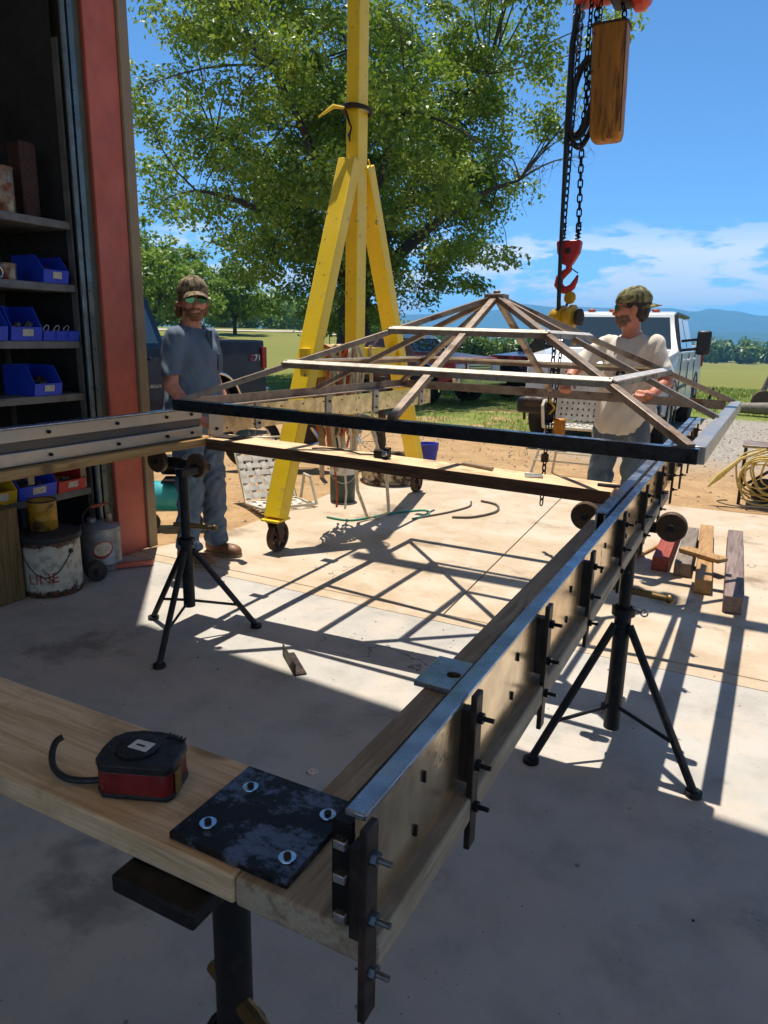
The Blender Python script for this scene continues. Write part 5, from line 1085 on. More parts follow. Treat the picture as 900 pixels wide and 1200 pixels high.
def tree(label, loc, trunk_h, trunk_r, crown_c, crown_r, ncl, nleaf, lsize, seed, m, clr=(.5, .95), deadtwigs=0, name='tree', flat=.88, droop=.2, group=None):
    rng = np.random.default_rng(seed); t = thing(name, label, 'tree', loc, group=group); cc = np.array(crown_c); cr = np.array(crown_r); base = np.array([0., 0, 0])
    mb = MB(); top = np.array([.15*rng.normal(), .15*rng.normal(), trunk_h])
    mb.tube([tuple(p) for p in bez(base+[0, 0, -.15], np.array([.1, -.1, trunk_h*.5]), top, 6)], list(np.linspace(trunk_r*1.25, trunk_r*.85, 6)), 10)
    limbs = []
    nl = 9
    for k in range(nl):
        a = 2*math.pi*k/nl+rng.normal()*.25; el = (.15, .6, .35)[k % 3]+.1*rng.normal()
        e = cc+cr*np.array([math.cos(a)*.72*math.cos(el), math.sin(a)*.72*math.cos(el), -.35+math.sin(el)*.9]); st = top*(.72+.28*rng.random())
        mid = (st+e)/2+np.array([0, 0, .18*cr[2]]); pts = bez(st, mid, e, 9); limbs += list(pts[2:]); mb.tube([tuple(p) for p in pts], list(np.linspace(trunk_r*.5, trunk_r*.07, 9)), 7)
    pts = bez(top, (top+cc)/2, cc+[0, 0, cr[2]*.8], 9); limbs += list(pts[2:]); mb.tube([tuple(p) for p in pts], list(np.linspace(trunk_r*.7, trunk_r*.08, 9)), 7)
    limbs = np.array(limbs); P = []; Nn = []; S = []; RV = []
    made = 0; tries = 0
    while made < ncl and tries < ncl*20:
        tries += 1; d = rng.normal(size=3); d /= np.linalg.norm(d); rr_ = rng.random()**.42
        q = cc+cr*d*rr_*(1+.22*mnoise.noise(Vector(d*2.1+seed)))
        if d[2] < 0: q[2] = cc[2]+(q[2]-cc[2])*flat
        if mnoise.noise(Vector(q*(1.9/cr.mean())+seed*3.)) < -.15-.22*(1-rr_): continue
        made += 1; r_c = (clr[0]+(clr[1]-clr[0])*rng.random()); j = np.argmin(((limbs-q)**2).sum(1)); s0 = limbs[j]
        if made % 3 == 0:
            m_ = (s0+q)/2+rng.normal(size=3)*.45*r_c; mb.tube([tuple(p) for p in bez(s0, m_, q, 5)], list(np.linspace(trunk_r*.06, trunk_r*.012, 5)), 4, cap=False)
        g = rng.normal(size=(nleaf, 3)); g *= (rng.random((nleaf, 1))**.5*r_c)/np.linalg.norm(g, axis=1, keepdims=True); g[:, 2] = g[:, 2]*.55-droop*(g[:, 0]**2+g[:, 1]**2)/r_c
        P.append(q+g); nn = g*.6/r_c+np.array([0, 0, .7])+rng.normal(size=(nleaf, 3))*.55; Nn.append(nn); S.append(lsize*(.6+.7*rng.random(nleaf))); RV.append(np.clip(.5+.5*rng.normal()*.5+.25*rng.normal(size=nleaf), 0, 1))
    for k in range(deadtwigs):
        d = rng.normal(size=3); d[2] = abs(d[2])*.3-.25; d /= np.linalg.norm(d); e = cc+cr*d*(.92+.14*rng.random()); j = np.argmin(((limbs-e)**2).sum(1)); s0 = limbs[j]; pts = bez(s0, (s0+e)/2+np.array([0, 0, .4]), e, 7)
        mb.tube([tuple(p) for p in pts], list(np.linspace(.035, .006, 7)), 4, cap=False)
        for z in range(9):
            p0 = pts[2+z % 5]; dd = (e-s0)*.14*rng.random()+rng.normal(size=3)*.38; j1 = rng.normal(size=3)*.10; q0 = p0+dd*.55+j1; mb.tube([tuple(p0), tuple(p0+dd*.3-j1*.5), tuple(q0), tuple(p0+dd+[0, 0, -.1])], [.011, .009, .006, .003], 3, cap=False)
            d2 = rng.normal(size=3)*.22; mb.tube([tuple(q0), tuple(q0+d2*.5+[0, 0, .03]), tuple(q0+d2)], [.006, .004, .002], 3, cap=False)
    mb.build('trunk', M_bark, t, world=False, ang=80, fix=False)
    me = leaves_mesh('crown', np.concatenate(P), np.concatenate(Nn), np.concatenate(S), rng, rndv=np.concatenate(RV)); link('crown', me, m, t); return t
tree('big spreading shade tree behind the yellow gantry', (-11.3, 19.6, -.05), 3.2, .50, (.1, .1, 7.6), (6.5, 6.5, 6.6), 760, 185, .145, 11, M_leaf, (.45, .95), 16, 'shade_tree')
# trees at the left edge of the wood
AZ = lambda a, r: (-r*math.sin(R(a)), r*math.cos(R(a)))
for i, (a, r, h, w, lab) in enumerate(((45.2, 52, 8.0, 3.6, 'bright green tree rising left of the man in the cap'), (42.6, 60, 6.6, 3.2, 'rounded green tree just behind the man in the cap'), (48.5, 48, 7.5, 3.8, 'tall green tree hidden behind the red column'), (39.0, 66, 6.0, 3.0, 'green tree over the navy truck bed'))):
    x, y = AZ(a, r); tree(lab, (x, y, terrain(x, y)), h*.22, .16, (0, 0, h*.58), (w, w, h*.45), 130, 55, .34, 30+i, M_leaf2, (.5, 1.0), 0, 'tree', group='trees at the edge of the left wood')
def wood_mass(name, label, a0, a1, rfun, hfun, n, csize, seed, m, depth=14., blobs=140):
    rng = np.random.default_rng(seed); P = []; Nn = []; S = []; RV = []
    for b in range(blobs):
        a = a0+(a1-a0)*rng.random(); r = rfun(a)+depth*rng.random(); h = hfun(a)*(.72+.4*rng.random()); x, y = AZ(a, r); z = terrain(x, y); wr = h*(.30+.16*rng.random())
        k = n//blobs; d = rng.normal(size=(k, 3)); d /= np.linalg.norm(d, axis=1, keepdims=True); q = d*rng.random((k, 1))**.35
        lump = np.array([1+.25*mnoise.noise(Vector(dd*2.3+b)) for dd in d])[:, None]
        p = np.array([x, y, z+h*.52])+q*lump*np.array([wr, wr, h*.5]); P.append(p); Nn.append(d+rng.normal(size=(k, 3))*.6+[0, 0, .5]); S.append(csize*(.6+.8*rng.random(k))); RV.append(np.clip(.5+.3*rng.normal()+.2*rng.normal(size=k), 0, 1))
    o = link(name, leaves_mesh(name, np.concatenate(P), np.concatenate(Nn), np.concatenate(S), rng, .8, np.concatenate(RV)), m); tag(o, label, 'woodland', kind='stuff'); return o
wood_mass('woodland', 'green wood along the left skyline beyond the farm road', 27, 56, lambda a: 80+(56-a)*3.2, lambda a: 8.2+.02*(a-40), 30000, .75, 3, M_leaf2, 22, 110)
wood_mass('woodland', 'dark green tree belt across the far pasture below mountains', -22, 33, lambda a: 372, lambda a: 9.5+2*math.sin(a*.9), 30000, 2.6, 4, M_leaf3, 60, 210)
wood_mass('woodland', 'hazy lower tree belt beyond the far pasture', -25, 40, lambda a: 620, lambda a: 15, 12000, 4.2, 5, M_leaf3, 200, 160)
wood_mass('hedge', 'dark hedge row along the fence behind the maroon car', 12, 29, lambda a: 64, lambda a: 2.6, 9000, .38, 6, M_leaf3, 6, 70)
# ---- grass
rng = np.random.default_rng(5); gp = []
N_ = 150000; xs = rng.uniform(-16, 5, N_); ys_ = rng.uniform(7.2, 27, N_); ok = []
vis = (np.degrees(np.arctan2(-xs, ys_)) < 58) & (np.degrees(np.arctan2(-xs, ys_)) > -6)
den = np.array([mnoise.noise(Vector((x*.45, y*.45, 3)))+.5*mnoise.noise(Vector((x*1.6, y*1.6, 9))) for x, y in zip(xs, ys_)])
p_ = np.clip((ys_-9.6)*.10+den*1.35-.05, 0, 1); p_[(xs > -2.0) & (ys_ > 9) & (ys_ < 16.8)] *= .06; p_ *= np.clip(14/ys_, .25, 1)
ok = vis & (rng.random(N_) < p_*.9); xs, ys_ = xs[ok], ys_[ok]; n = len(xs)
zs = np.array([terrain(x, y) for x, y in zip(xs, ys_)]); hgt = (.03+.06*rng.random(n))*(1+.4*np.clip(den[ok], 0, 1)); ang = rng.uniform(0, 6.28, n); wv = (.004+.004*rng.random(n))*np.maximum(1, ys_/11)
dx, dy = np.cos(ang), np.sin(ang); ln = rng.normal(size=(n, 2))*.03
V = np.empty((n, 3, 3)); V[:, 0] = np.stack([xs-dx*wv, ys_-dy*wv, zs-.01], 1); V[:, 1] = np.stack([xs+dx*wv, ys_+dy*wv, zs-.01], 1); V[:, 2] = np.stack([xs+ln[:, 0], ys_+ln[:, 1], zs+hgt], 1)
me = bpy.data.meshes.new('grass'); me.vertices.add(3*n); me.vertices.foreach_set('co', V.reshape(-1)); me.loops.add(3*n); me.polygons.add(n); me.loops.foreach_set('vertex_index', np.arange(3*n, dtype=np.int32)); me.polygons.foreach_set('loop_start', np.arange(0, 3*n, 3, dtype=np.int32)); me.polygons.foreach_set('loop_total', np.full(n, 3, dtype=np.int32))
at = me.attributes.new('rnd', 'FLOAT', 'POINT'); at.data.foreach_set('value', np.repeat(rng.random(n), 3).astype(np.float32)); me.update()
tag(link('grass', me, leafmat('grass_blade', '#6f8a34', '#9aa252', '#58762c', .3)), 'patchy short grass growing through the dirt yard', 'grass', kind='stuff')
# ---- pebbles and clods on the dirt
rng = np.random.default_rng(8); pb = MB()
for k in range(1500):
    x, y = rng.uniform(-7, 2.2), rng.uniform(6.9, 13)
    if x < -3.5 and rng.random() < .5: y = rng.uniform(3.8, 9)
    elif x > -1.2: y = rng.uniform(7.2, 15)
    if x > -3.55 and y < 7.0: continue
    s = .008+.022*rng.random()**2; z = terrain(x, y)
    pb.add([(x+s, y, z), (x, y+s, z), (x-s, y, z), (x, y-s*.8, z), (x+s*.2, y, z+s*.8)], [(0, 1, 4), (1, 2, 4), (2, 3, 4), (3, 0, 4)])
tag(pb.build('pebbles', mat('pebble', '#9a8468', .9, var=.5, scale=4), fix=False), 'pebbles and clods scattered on the dirt and gravel', 'pebbles', kind='stuff')
# ---- fence things on the right
M_greyw = wood('grey_log', '#8f8577', '#5a5046', 0, 6, knots=False)
def at(px_dir, D): return AZ(px_dir, D)
lg = MB(); lg.tube([(-.45, 17.3, .10), (.3, 17.0, .14), (1.4, 16.6, .15)], [.10, .13, .14], 12); tag(lg.build('log', M_greyw), 'pale grey log lying on the grass at right', 'log')
rd = thing('rusty_disc', 'rusty iron disc leaning behind the grey log', 'iron disc', (.05, 17.6, 0)); MB().lathe((.16, 17.65, .22), [(0, 0), (.24, .0), (.26, .02), (.24, .05), (0, .05)], 26, (.25, -1, .3)).build('disc', M_wheel, rd)
for lab, x, y, lx, ly, h, r, m in (('weathered grey post leaning right behind the log', -.02, 18.4, .28, 0, .85, .07, M_greyw), ('black leaning stake in the grass behind the mirror', -1.05, 18.6, .14, 0, .42, .035, M_black), ('thin upright stick beside the black stake', -.80, 18.9, .02, 0, .36, .015, M_bar)):
    q = MB(); q.tube([(x, y, -.1), (x+lx, y+ly, h)], [r, r*.8], 9); tag(q.build('fence_post', m), lab, 'post')
wf = thing('wire_fence', 'thin wire fence with steel posts along the far pasture', 'fence', (*AZ(22, 52), 0)); prev = None
for k in range(14):
    a = 9+k*1.75; x, y = AZ(a, 54); z = terrain(x, y); MB().cyl((x, y, z-.1), (x, y, z+1.35), .03, 6).build('post', M_bar, wf)
    if prev:
        for hz in (.35, .7, 1.0, 1.25): MB().tube([(prev[0], prev[1], prev[2]+hz), (x, y, z+hz)], .006, 3).build('wire', M_bar, wf)
    prev = (x, y, z)
# ================================================================== PEOPLE  (smooth distance-field bodies meshed by surface nets)
def smin(a, b, k):
    if k <= 0: return np.minimum(a, b)
    h = np.clip(.5+.5*(b-a)/k, 0, 1); return b+(a-b)*h-k*h*(1-h)
class SDF:
    def __init__(s, lo, hi, res):
        s.lo = np.array(lo, float); s.res = res; s.n = np.ceil((np.array(hi)-s.lo)/res).astype(int)+1
        s.f = np.full(s.n, 1., np.float32)
    def sub(s, lo, hi):
        a = np.clip(np.floor((np.array(lo)-s.lo)/s.res).astype(int), 0, s.n); b = np.clip(np.ceil((np.array(hi)-s.lo)/s.res).astype(int)+1, 0, s.n)
        sl = tuple(slice(i, j) for i, j in zip(a, b)); ax = [s.lo[i]+s.res*np.arange(a[i], b[i]) for i in range(3)]
        return sl, np.stack(np.meshgrid(*ax, indexing='ij'), -1)
    def put(s, sl, d, k, op='u'):
        if op == 'u': s.f[sl] = smin(s.f[sl], d, k)
        else: s.f[sl] = -smin(-s.f[sl], d, k)
        return s
    def cone(s, a, b, ra, rb, k=.02, op='u', clip=None):
        a, b = np.array(a, float), np.array(b, float); m = max(ra, rb)+.07; sl, P = s.sub(np.minimum(a, b)-m, np.maximum(a, b)+m)
        if 0 in P.shape: return s
        ab = b-a; t = np.clip(((P-a)@ab)/max(1e-9, ab@ab), 0, 1); d = np.linalg.norm(P-a-t[..., None]*ab, axis=-1)-(ra+(rb-ra)*t)
        if clip is not None: d = np.maximum(d, (P-np.array(clip[0]))@np.array(clip[1]))
        return s.put(sl, d, k, op)
    def ell(s, c, r, k=.02, rot=None, op='u'):
        c, r = np.array(c, float), np.array(r, float); m = r.max()+.07; sl, P = s.sub(c-m, c+m)
        if 0 in P.shape: return s
        Q = P-c
        if rot is not None: Q = Q@np.array(rot)
        q = np.linalg.norm(Q/r, axis=-1); g = np.linalg.norm(Q/(r*r), axis=-1); d = q*(q-1)/np.maximum(g, 1e-6); return s.put(sl, d, k, op)
    def cut(s, p, n):
        sl, P = s.sub(s.lo-1, s.lo+s.n*s.res+1); s.f[sl] = np.maximum(s.f[sl], (P-np.array(p))@np.array(n)); return s
    def rough(s, amp, scale, seed=0, stretch=(1, 1, 1)):
        # cheap cloth folds: sum of sines
        idx = np.abs(s.f) < .06; I = np.argwhere(idx); P = (s.lo+I*s.res)*np.array(stretch); r = np.random.default_rng(seed); v = 0
        for o in range(5):
            d = r.normal(size=3); d /= np.linalg.norm(d); ph = r.uniform(0, 6.28); w = scale*(1+.6*o); v = v+np.sin(P@d*w+ph+1.3*np.sin(P@np.roll(d, 1)*w*.6))/(1+.5*o)
        s.f[idx] += (amp*v/2).astype(np.float32); return s
    def mesh(s, name):
        f = s.f; sg = f < 0; n = s.n; V = np.zeros(tuple(n-1)+(3,), np.float32); W_ = np.zeros(tuple(n-1), np.float32)
        for ax in range(3):
            o = [(a, b) for a in (0, 1) for b in (0, 1)]
            for a, b in o:
                of0 = [0, 0, 0]; oth = [i for i in range(3) if i != ax]; of0[oth[0]] = a; of0[oth[1]] = b; of1 = list(of0); of1[ax] = 1
                s0 = tuple(slice(of0[i], n[i]-1+of0[i]) for i in range(3)); s1 = tuple(slice(of1[i], n[i]-1+of1[i]) for i in range(3))
                f0, f1 = f[s0], f[s1]; cr = (f0 < 0) != (f1 < 0); t = np.where(cr, f0/np.where(cr, f0-f1, 1), 0)
                p = [np.full(f0.shape, float(of0[i]), np.float32) for i in range(3)]; p[ax] = t
                for i in range(3): V[..., i] += np.where(cr, p[i], 0)
                W_ += cr
        act = W_ > 0; ids = np.full(act.shape, -1); ids[act] = np.arange(act.sum()); I = np.argwhere(act); co = s.lo+(I+V[act]/W_[act][:, None])*s.res
        F = []
        for ax in range(3):
            u, v = [(1, 2), (2, 0), (0, 1)][ax]; sl0 = [slice(1, n[i]-1) for i in range(3)]; sl0[ax] = slice(0, n[ax]-1); sl1 = list(sl0); sl1[ax] = slice(1, n[ax])
            a, b = sg[tuple(sl0)], sg[tuple(sl1)]; E = np.argwhere(a != b)
            if len(E) == 0: continue
            flip = a[a != b]; base = E.copy()
            for i in range(3): base[:, i] += sl0[i].start
            def cid(du, dv):
                q = base.copy(); q[:, u] += du; q[:, v] += dv; return ids[q[:, 0], q[:, 1], q[:, 2]]
            q4 = np.stack([cid(-1, -1), cid(0, -1), cid(0, 0), cid(-1, 0)], 1); q4[~flip] = q4[~flip][:, ::-1]; F.append(q4)
        F = np.concatenate(F); F = F[(F >= 0).all(1)]
        me = bpy.data.meshes.new(name); me.from_pydata(co.tolist(), [], F.tolist()); me.polygons.foreach_set('use_smooth', [True]*len(me.polygons)); me.update(); return me
def skinmat(name, c, c2):
    m, t, b = newmat(name); t.links.new(mixc(t, ramp(t, nnoise(t, 18, 5), .35, .7), lin(c), lin(c2)), b.inputs['Base Color']); b.inputs['Roughness'].default_value = .5
    b.inputs['Subsurface Weight'].default_value = .12; b.inputs['Subsurface Radius'].default_value = (.02, .008, .004); bump(t, b, nnoise(t, 160, 4), .15, .002); return m
def cloth(name, c, c2, scale=7, rough=.9, stretch=(1, 1, 1), fine='#000000'):
    return mat(name, c, rough, var=.12, scale=scale, col2=c2, c2=(.5, .75), c2scale=scale*1.3, bmp=.35, bscale=220, bdist=.002, stretch=stretch, spec=.2, rvar=.03)
def camo(name, cs):
    m, t, b = newmat(name); f1 = ramp(t, nnoise(t, 26, 3, .5), .47, .52); f2 = ramp(t, nnoise(t, 34, 3, .5, (1.3, 1, .8)), .52, .56)
    t.links.new(mixc(t, f2, mixc(t, f1, lin(cs[0]), lin(cs[1])), lin(cs[2])), b.inputs['Base Color']); b.inputs['Roughness'].default_value = .9; bump(t, b, nnoise(t, 200, 4), .3, .002); return m
def person(label, base, face, J, shirt, jeans, shoe, skin, hairm, capm, seed, cap_back=False, headdir=None, beard=None, logo=None, long_hair=False, res=.0065):
    """J: dict of joints in the person's frame (x fwd, y left, z up); base world xy; face angle (rad) of forward"""
    root = thing('person', label, 'person', (base[0], base[1], base[2]), face)
    A = {k: np.array(v, float) for k, v in J.items() if isinstance(v, tuple)}
    hd = headdir or 0.; ch, sh_ = math.cos(hd), math.sin(hd)
    H = lambda x, y, z: (A['head'][0]+x*ch-y*sh_, A['head'][1]+x*sh_+y*ch, A['head'][2]+z)
    HR = [[ch, -sh_, 0], [sh_, ch, 0], [0, 0, 1]]; HRt = np.array(HR)
    bv = [v for k, v in A.items() if k[:2] != 'pn']; lo = np.min(bv, axis=0)-.2; hi = np.max(bv, axis=0)+.22; lo[2] = -.01
    # ---------------- body (skin): one continuous surface
    B = SDF(lo, hi, res)
    B.ell((0, 0, .98), (.105, .155, .13), .05).ell((.005, 0, 1.14), (.095, .14, .16), .06).ell((0, 0, 1.31), (.105, .16, .16), .06)
    B.cone(A['shR'], A['shL'], .042, .042, .05).cone((-.01, 0, 1.42), tuple(A['head']+np.array([-.01, 0, -.08])), .062, .056, .04)
    for s in 'RL':
        B.cone(A['sh'+s], A['el'+s], .043, .040, .03).cone(A['el'+s], A['wr'+s], .041, .027, .02)
        B.cone(A['hip'+s], A['kn'+s], .085, .058, .03).cone(A['kn'+s], A['an'+s], .056, .038, .03).cone(A['an'+s]+np.array([-.02, 0, -.03]), A['an'+s]+np.array([.13, 0, -.05]), .032, .028, .02)
    # head
    B.ell(H(-.012, 0, .03), (.098, .076, .098), .02, HRt).ell(H(.018, 0, -.035), (.074, .062, .085), .03, HRt).ell(H(.05, 0, -.082), (.034, .036, .028), .03, HRt)
    B.cone(H(.088, 0, .012), H(.106, 0, -.028), .010, .0155, .012).ell(H(.094, 0, -.035), (.012, .019, .010), .01, HRt)
    B.cone(H(.082, -.018, -.064), H(.082, .018, -.064), .008, .008, .008).ell(H(.083, 0, .028), (.018, .05, .012), .02, HRt)
    for s in (-1, 1): B.ell(H(-.012, s*.078, -.008), (.022, .010, .032), .008, HRt).ell(H(.062, s*.036, -.02), (.026, .024, .022), .02, HRt)
    # hands
    for s in 'RL':
        w = A['wr'+s]; d = A['hd'+s]-w; d /= np.linalg.norm(d); pn = A['pn'+s]; pn = pn-d*(pn@d); pn /= np.linalg.norm(pn); sd = np.cross(d, pn)*(1 if s == 'R' else -1)   # sd: thumb side
        c = w+d*.055; 
        B.cone(w+d*.01, w+d*.035, .026, .028, .015)
        for k, off in enumerate((-.028, -.010, .010, .028)): B.cone(w+d*.03+sd*off*.8, w+d*.09+sd*off, .0155, .0135, .014)
        cu = J.get('curl'+s, .5)
        for k, off in enumerate((-.029, -.010, .010, .029)):
            L = (.058, .072, .078, .070)[k]; p = w+d*.088+sd*off; q = p+(d*math.cos(cu*.9)+pn*math.sin(cu*.9))*L*.48; e = q+(d*math.cos(cu*2.2)+pn*math.sin(cu*2.2))*L*.34; g = e+(d*math.cos(cu*3.1)+pn*math.sin(cu*3.1))*L*.24
            B.cone(p, q, .0105, .0098, .004).cone(q, e, .0098, .009, .003).cone(e, g, .009, .0078, .003)
        t0 = w+d*.03+sd*.026; t1 = t0+(d*.6+sd*.62+pn*.35)*.045; t2 = t1+(d*.85+sd*.15+pn*.5)*.035
        B.cone(t0, t1, .015, .012, .008).cone(t1, t2, .0115, .0095, .003)
    o = link('body', B.mesh('body'), skin, root)
    # ---------------- trousers
    T = SDF(lo, hi, res); T.ell((0, 0, .96), (.135, .185, .14), .05)
    for s in 'RL':
        T.cone(A['hip'+s], A['kn'+s], .105, .082, .04).cone(A['kn'+s], A['an'+s]+np.array([0, 0, .02]), .080, .068, .03)
        q = A['an'+s]+np.array([.01, 0, .02]); T.ell(q, (.085, .078, .05), .02)
    T.cut((0, 0, 1.06), (0, 0, 1)).cut((0, 0, A['anR'][2]-.035), (0, 0, -1)); T.rough(.010, 34, seed, (1, 1, 1.3)); link('trousers', T.mesh('trousers'), jeans, root)
    # ---------------- shirt
    S_ = SDF(lo, hi, res); hem = J.get('hem', .90)
    S_.ell((.0, 0, .97), (.160, .215, .24), .06).ell((.012, 0, 1.13), (.138, .186, .2), .06).ell((.008, 0, 1.31), (.135, .19, .17), .06).cone(A['shR']+np.array([0, .02, 0]), A['shL']+np.array([0, -.02, 0]), .056, .056, .05).cone((-.01, 0, 1.40), (-.008, 0, 1.478), .095, .070, .05)
    for s in 'RL':
        a, e = A['sh'+s], A['el'+s]; sl_ = J.get('sleeve', .72); q = a+(e-a)*sl_; dirn = (e-a)/np.linalg.norm(e-a)
        S_.cone(a, q+dirn*.06, .063, .066, .035, clip=(q, dirn))
    S_.cut((0, 0, hem), (0, 0, -1))
    sl, P = S_.sub(S_.lo-1, S_.lo+S_.n*S_.res+1); nk = np.linalg.norm((P-np.array([.035, 0, 1.515]))/np.array([1.1, 1, .62]), axis=-1)-.082; S_.f[sl] = np.maximum(S_.f[sl], -nk)
    S_.rough(.011, 30, seed+1, (1, 1, .55)); so = link('shirt', S_.mesh('shirt'), shirt, root)
    # ---------------- shoes
    for s in 'RL':
        a = A['an'+s]; E_ = SDF(a-np.array([.14, .1, .12]), a+np.array([.26, .1, .1]), .006)
        E_.ell(a+np.array([-.02, 0, -.035]), (.062, .046, .06), .02).ell(a+np.array([.07, 0, -.052]), (.105, .047, .042), .03).ell(a+np.array([.13, 0, -.055]), (.06, .05, .038), .03).cone(a+np.array([-.015, 0, -.02]), a+np.array([-.01, 0, .035]), .05, .048, .02)
        E_.cut((0, 0, a[2]-.074), (0, 0, -1)); sho = link('shoe', E_.mesh('shoe'), shoe, root)
        so2 = MB(); pr = [(a[0]-.08, a[1]-.035), (a[0]-.05, a[1]-.05), (a[0]+.05, a[1]-.046), (a[0]+.13, a[1]-.054), (a[0]+.185, a[1]-.03), (a[0]+.195, a[1]), (a[0]+.185, a[1]+.03), (a[0]+.13, a[1]+.054), (a[0]+.05, a[1]+.046), (a[0]-.05, a[1]+.05), (a[0]-.08, a[1]+.035)]
        so2.prism(pr, a[2]-.092, a[2]-.070).build('sole', M_tan, sho, world=False, bevel=.004)
    # ---------------- hair and beard
    Hs = SDF(np.array(H(0, 0, 0))-.2, np.array(H(0, 0, 0))+.2, .005)
    Hs.ell(H(-.020, 0, .028), (.100, .082, .085), .02, HRt)
    if long_hair:
        for s in (-1, 1):
            for k in range(5): Hs.ell(H(-.03-.012*k+.03*(k == 0), s*(.076+.010*(k % 2)), -.005-.018*k), (.024, .016, .019), .012, HRt)
        for k in range(6): Hs.ell(H(-.095, -.05+.02*k, -.05-.012*(k % 3)), (.03, .022, .05), .015, HRt)
    else: Hs.ell(H(-.06, 0, -.03), (.05, .066, .05), .02, HRt)
    sl, P = Hs.sub(Hs.lo-1, Hs.lo+Hs.n*Hs.res+1); Q = (P-np.array(H(0, 0, 0)))@HRt; Hs.f[sl] = np.maximum(Hs.f[sl], Q[..., 0]-(.035 if long_hair else .03)-.0*Q[..., 2])
    Hs.rough(.006, 140, seed+3); link('hair', Hs.mesh('hair'), hairm, root)
    Bd = SDF(np.array(H(0, 0, 0))-.2, np.array(H(0, 0, 0))+.2, .005)
    Bd.ell(H(.020, 0, -.044), (.0765, .0645, .083), .02, HRt).ell(H(.052, 0, -.088), (.037, .038, .030), .02, HRt).ell(H(.086, 0, -.049), (.018, .03, .010), .01, HRt)
    sl, P = Bd.sub(Bd.lo-1, Bd.lo+Bd.n*Bd.res+1); Q = (P-np.array(H(0, 0, 0)))@HRt
    Bd.f[sl] = np.maximum(Bd.f[sl], Q[..., 2]+.048-1.1*np.maximum(0, np.abs(Q[..., 1])-.048)); Bd.f[sl] = np.maximum(Bd.f[sl], -(np.sqrt((Q[..., 0]-.098)**2+(Q[..., 1]*.42)**2+((Q[..., 2]+.064)*1.3)**2)-.012))
    Bd.rough(.004, 180, seed+4); link('beard', Bd.mesh('beard'), beard or hairm, root)
    # ---------------- cap
    Cp = SDF(np.array(H(0, 0, 0))-.24, np.array(H(0, 0, 0))+.24, .005); s = -1 if cap_back else 1
    Cp.ell(H(-.008, 0, .052), (.112, .090, .088), .02, HRt).ell(H(.03*s, 0, .075), (.075, .076, .065), .03, HRt)
    sl, P = Cp.sub(Cp.lo-1, Cp.lo+Cp.n*Cp.res+1); Q = (P-np.array(H(0, 0, 0)))@HRt; Cp.f[sl] = np.maximum(Cp.f[sl], -(Q[..., 2]-.036-.06*Q[..., 0]*(1 if not cap_back else -.6)))
    Cp.rough(.003, 60, seed+5); co = link('cap', Cp.mesh('cap'), capm, root)
    br = MB(); n1, n2 = 10, 15
    for i in range(n1+1):
        for j in range(n2+1):
            a = (j/n2-.5)*2; rad_ = .10+.075*(i/n1)*math.sqrt(max(0, 1-(abs(a))**2.6)); ang = a*.95
            x = math.cos(ang)*rad_*1.06*s; y = math.sin(ang)*.094/(.10)*(.10+(.0)*(i/n1)); z = .042+(.010 if not cap_back else .0)-.028*a*a-.028*(i/n1)*(1 if not cap_back else .5)
            br.v.append(H(x, y, z))
    for i in range(n1):
        for j in range(n2): p = i*(n2+1)+j; br.f.append((p, p+1, p+n2+2, p+n2+1))
    bo = br.build('cap_brim', capm, co, world=False, ang=80, fix=False); md = bo.modifiers.new('s', 'SOLIDIFY'); md.thickness = .004
    bt = MB(); bt.sphere(H(-.008, 0, .139), (.007, .007, .004), 10, 6); bt.build('cap_button', capm, co, world=False)
    # ---------------- sunglasses
    sg = MB()
    for s2 in (-1, 1):
        pr = [(.010, .014), (.044, .019), (.064, .010), (.062, -.016), (.042, -.027), (.020, -.024), (.008, -.008)]
        vs = [H(.100-.35*max(0, y-.03)-.0, s2*y, .008+z) for y, z in pr]; vs2 = [H(.106-.35*max(0, y-.03), s2*y, .008+z) for y, z in pr]; n = len(pr)
        lens = MB(); lens.add(vs+vs2, [tuple(range(n)), tuple(range(n, 2*n))]+[(i, (i+1) % n, n+(i+1) % n, n+i) for i in range(n)]); 
        if s2 < 0: gl = lens.build('sunglasses', M_lens, root, world=False, bevel=.001)
        else: lens.build('lens', M_lens, gl, world=False, bevel=.001)
        tm_ = MB(); tm_.tube([H(.093, s2*.058, .014), H(.06, s2*.075, .016), H(-.02, s2*.083, .010)], .0035, 6); tm_.build('temple', M_blkp, gl, world=False)
    MB().tube([H(.102, -.014, .014), H(.107, 0, .017), H(.102, .014, .014)], .003, 6).build('bridge', M_blkp, gl, world=False)
    return root, H, so
m_, t_, b_ = newmat('mirror_lens'); b_.inputs['Base Color'].default_value = (.05, .16, .07, 1); b_.inputs['Metallic'].default_value = .8; b_.inputs['Roughness'].default_value = .08; M_lens = m_
skin1 = skinmat('sunburnt_skin', '#cc8a6c', '#b87050'); skin2 = skinmat('tanned_skin', '#cc866a', '#b86c4e')
hair1 = mat('reddish_blond_hair', '#7d5330', .7, var=.5, scale=60, bmp=.6, bscale=160); hair2 = mat('greying_dark_hair', '#3a302a', .75, var=.5, scale=60, bmp=.6, bscale=160)
sh1 = cloth('blue_grey_shirt', '#66727f', '#586676', 5); sh2 = cloth('beige_tee', '#ded4c4', '#d0c4b0', 5)
jn1 = cloth('faded_jeans', '#5c6a78', '#7d8b9a', 9, stretch=(1, 1, .4)); jn2 = cloth('blue_grey_jeans', '#5f6d78', '#87949c', 9, stretch=(1, 1, .4))
boot = mat('tan_leather', '#7a5234', .6, var=.25, scale=18, bmp=.2)
capm1 = camo('brown_camo', ('#6a5a44', '#8a7658', '#4a3c2c')); capm2 = camo('olive_camo', ('#6f6a48', '#8d8458', '#4c4a30'))
HT = 1.0
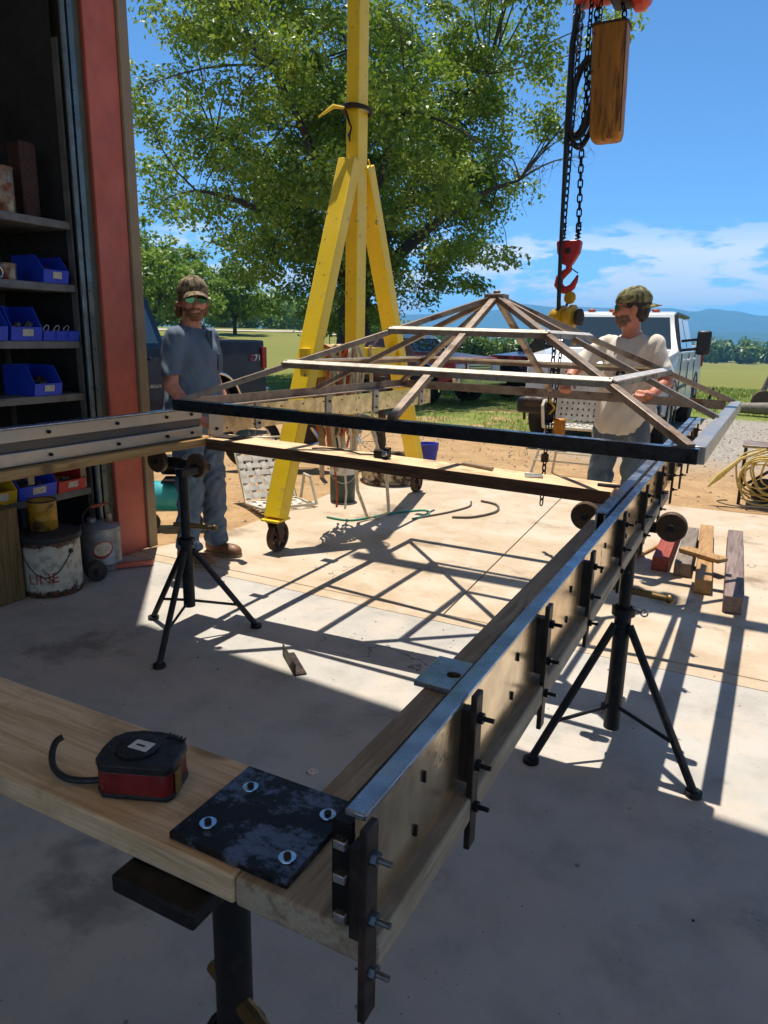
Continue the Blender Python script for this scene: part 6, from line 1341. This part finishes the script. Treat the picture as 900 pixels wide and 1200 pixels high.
# man at left, facing the frame (+X), head turned to the camera
f1 = R(6)
J1 = dict(head=(.02, 0, 1.635), shR=(0, -.178, 1.415), shL=(0, .178, 1.415), elR=(.01, -.235, 1.14), wrR=(.17, -.215, .955), hdR=(.26, -.19, .915), pnR=(0, .3, -1), elL=(-.03, .26, 1.15), wrL=(.10, .25, .93), hdL=(.17, .23, .86), pnL=(0, -1, -.2), hipR=(0, -.095, .93), hipL=(0, .095, .93), knR=(.02, -.11, .50), knL=(.03, .12, .50), anR=(-.01, -.12, .09), anL=(.03, .13, .09), hem=.90, sleeve=.80)
p1_, H1, so1 = person('man in blue grey shirt and camo cap standing by the doorway', (-3.12, 3.44, 0), f1, J1, sh1, jn1, boot, skin1, hair1, capm1, 21, headdir=math.atan2(-.745, .67)-f1+.18, long_hair=True)
# shirt neck opening, placket and chest pocket
MB().prism([(-.028, 1.462), (.028, 1.462), (.004, 1.30), (-.004, 1.30)], .128, .1365, lambda a, b2, c: (c-.10*abs(a)*2+max(0, 1.42-b2)*.07, a, b2)).build('placket', cloth('dark_placket', '#3d4856', '#333d4a', 6), so1, world=False)
MB().box((.118, .105, 1.275), (.012, .10, .105), Matrix.Rotation(.62, 3, 'Z')).build('chest_pocket', sh1, so1, world=False, bevel=.004)
# shirt placket with buttons and a chest pocket
for k in range(4): MB().sphere((.142-.004*k*k*.3, .0, 1.36-.075*k), (.003, .006, .006), 8, 6).build('button', M_blkp, so1, world=False)
# man at right, looking left over the frame
f2 = math.atan2(-.90, -.42)
J2 = dict(head=(.03, 0, 1.655), shR=(0, -.182, 1.425), shL=(.01, .182, 1.425), elR=(.20, -.285, 1.26), wrR=(.36, -.21, 1.18), hdR=(.45, -.16, 1.165), pnR=(0, .2, -1), elL=(.01, .29, 1.20), wrL=(.20, .31, 1.125), hdL=(.29, .305, 1.145), pnL=(.2, -.15, -1), curlL=1.0, curlR=.9, hipR=(0, -.10, .95), hipL=(0, .10, .95), knR=(.03, -.12, .51), knL=(0, .13, .51), anR=(.0, -.14, .09), anL=(-.04, .14, .09), hem=.84, sleeve=.88)
p2_, H2, so2_ = person('man in beige tee and backward camo cap holding the pyramid frame', (-.78, 5.05, 0), f2, J2, sh2, jn2, boot, skin2, hair2, capm2, 33, cap_back=True, headdir=-.95, beard=mat('grizzled_beard', '#7a5a48', .8, var=.5, scale=70, bmp=.5, bscale=180))
lg_ = MB(); lg_.lathe((.150, .045, 1.24), [(.012, 0), (.032, .0), (.032, .0015), (.012, .0015)], 24, (1, .25, 0)); lg_.build('shirt_print', M_blkp, so2_, world=False)
for k in range(10):
    a = k*2*math.pi/10; MB().box((.150-.045*math.cos(a)*.24, .045+.045*math.cos(a), 1.24+.045*math.sin(a)), (.002, .006, .006)).build('shirt_print', M_blkp, so2_, world=False)
# ================================================================== HAZE
hz = MB().bb((-6600, -300, -60), (6200, 7200, 300)).build('haze', None, smooth=False)
m = bpy.data.materials.new('haze_air'); m.use_nodes = True; t = m.node_tree; t.nodes.clear(); o_ = t.nodes.new('ShaderNodeOutputMaterial'); v_ = t.nodes.new('ShaderNodeVolumePrincipled')
v_.inputs['Color'].default_value = (.22, .58, 1, 1); v_.inputs['Density'].default_value = 2.5e-4; v_.inputs['Anisotropy'].default_value = .0
t.links.new(v_.outputs[0], o_.inputs['Volume']); hz.data.materials.append(m); tag(hz, 'thin blue haze in the air towards the mountains', 'haze', kind='stuff')
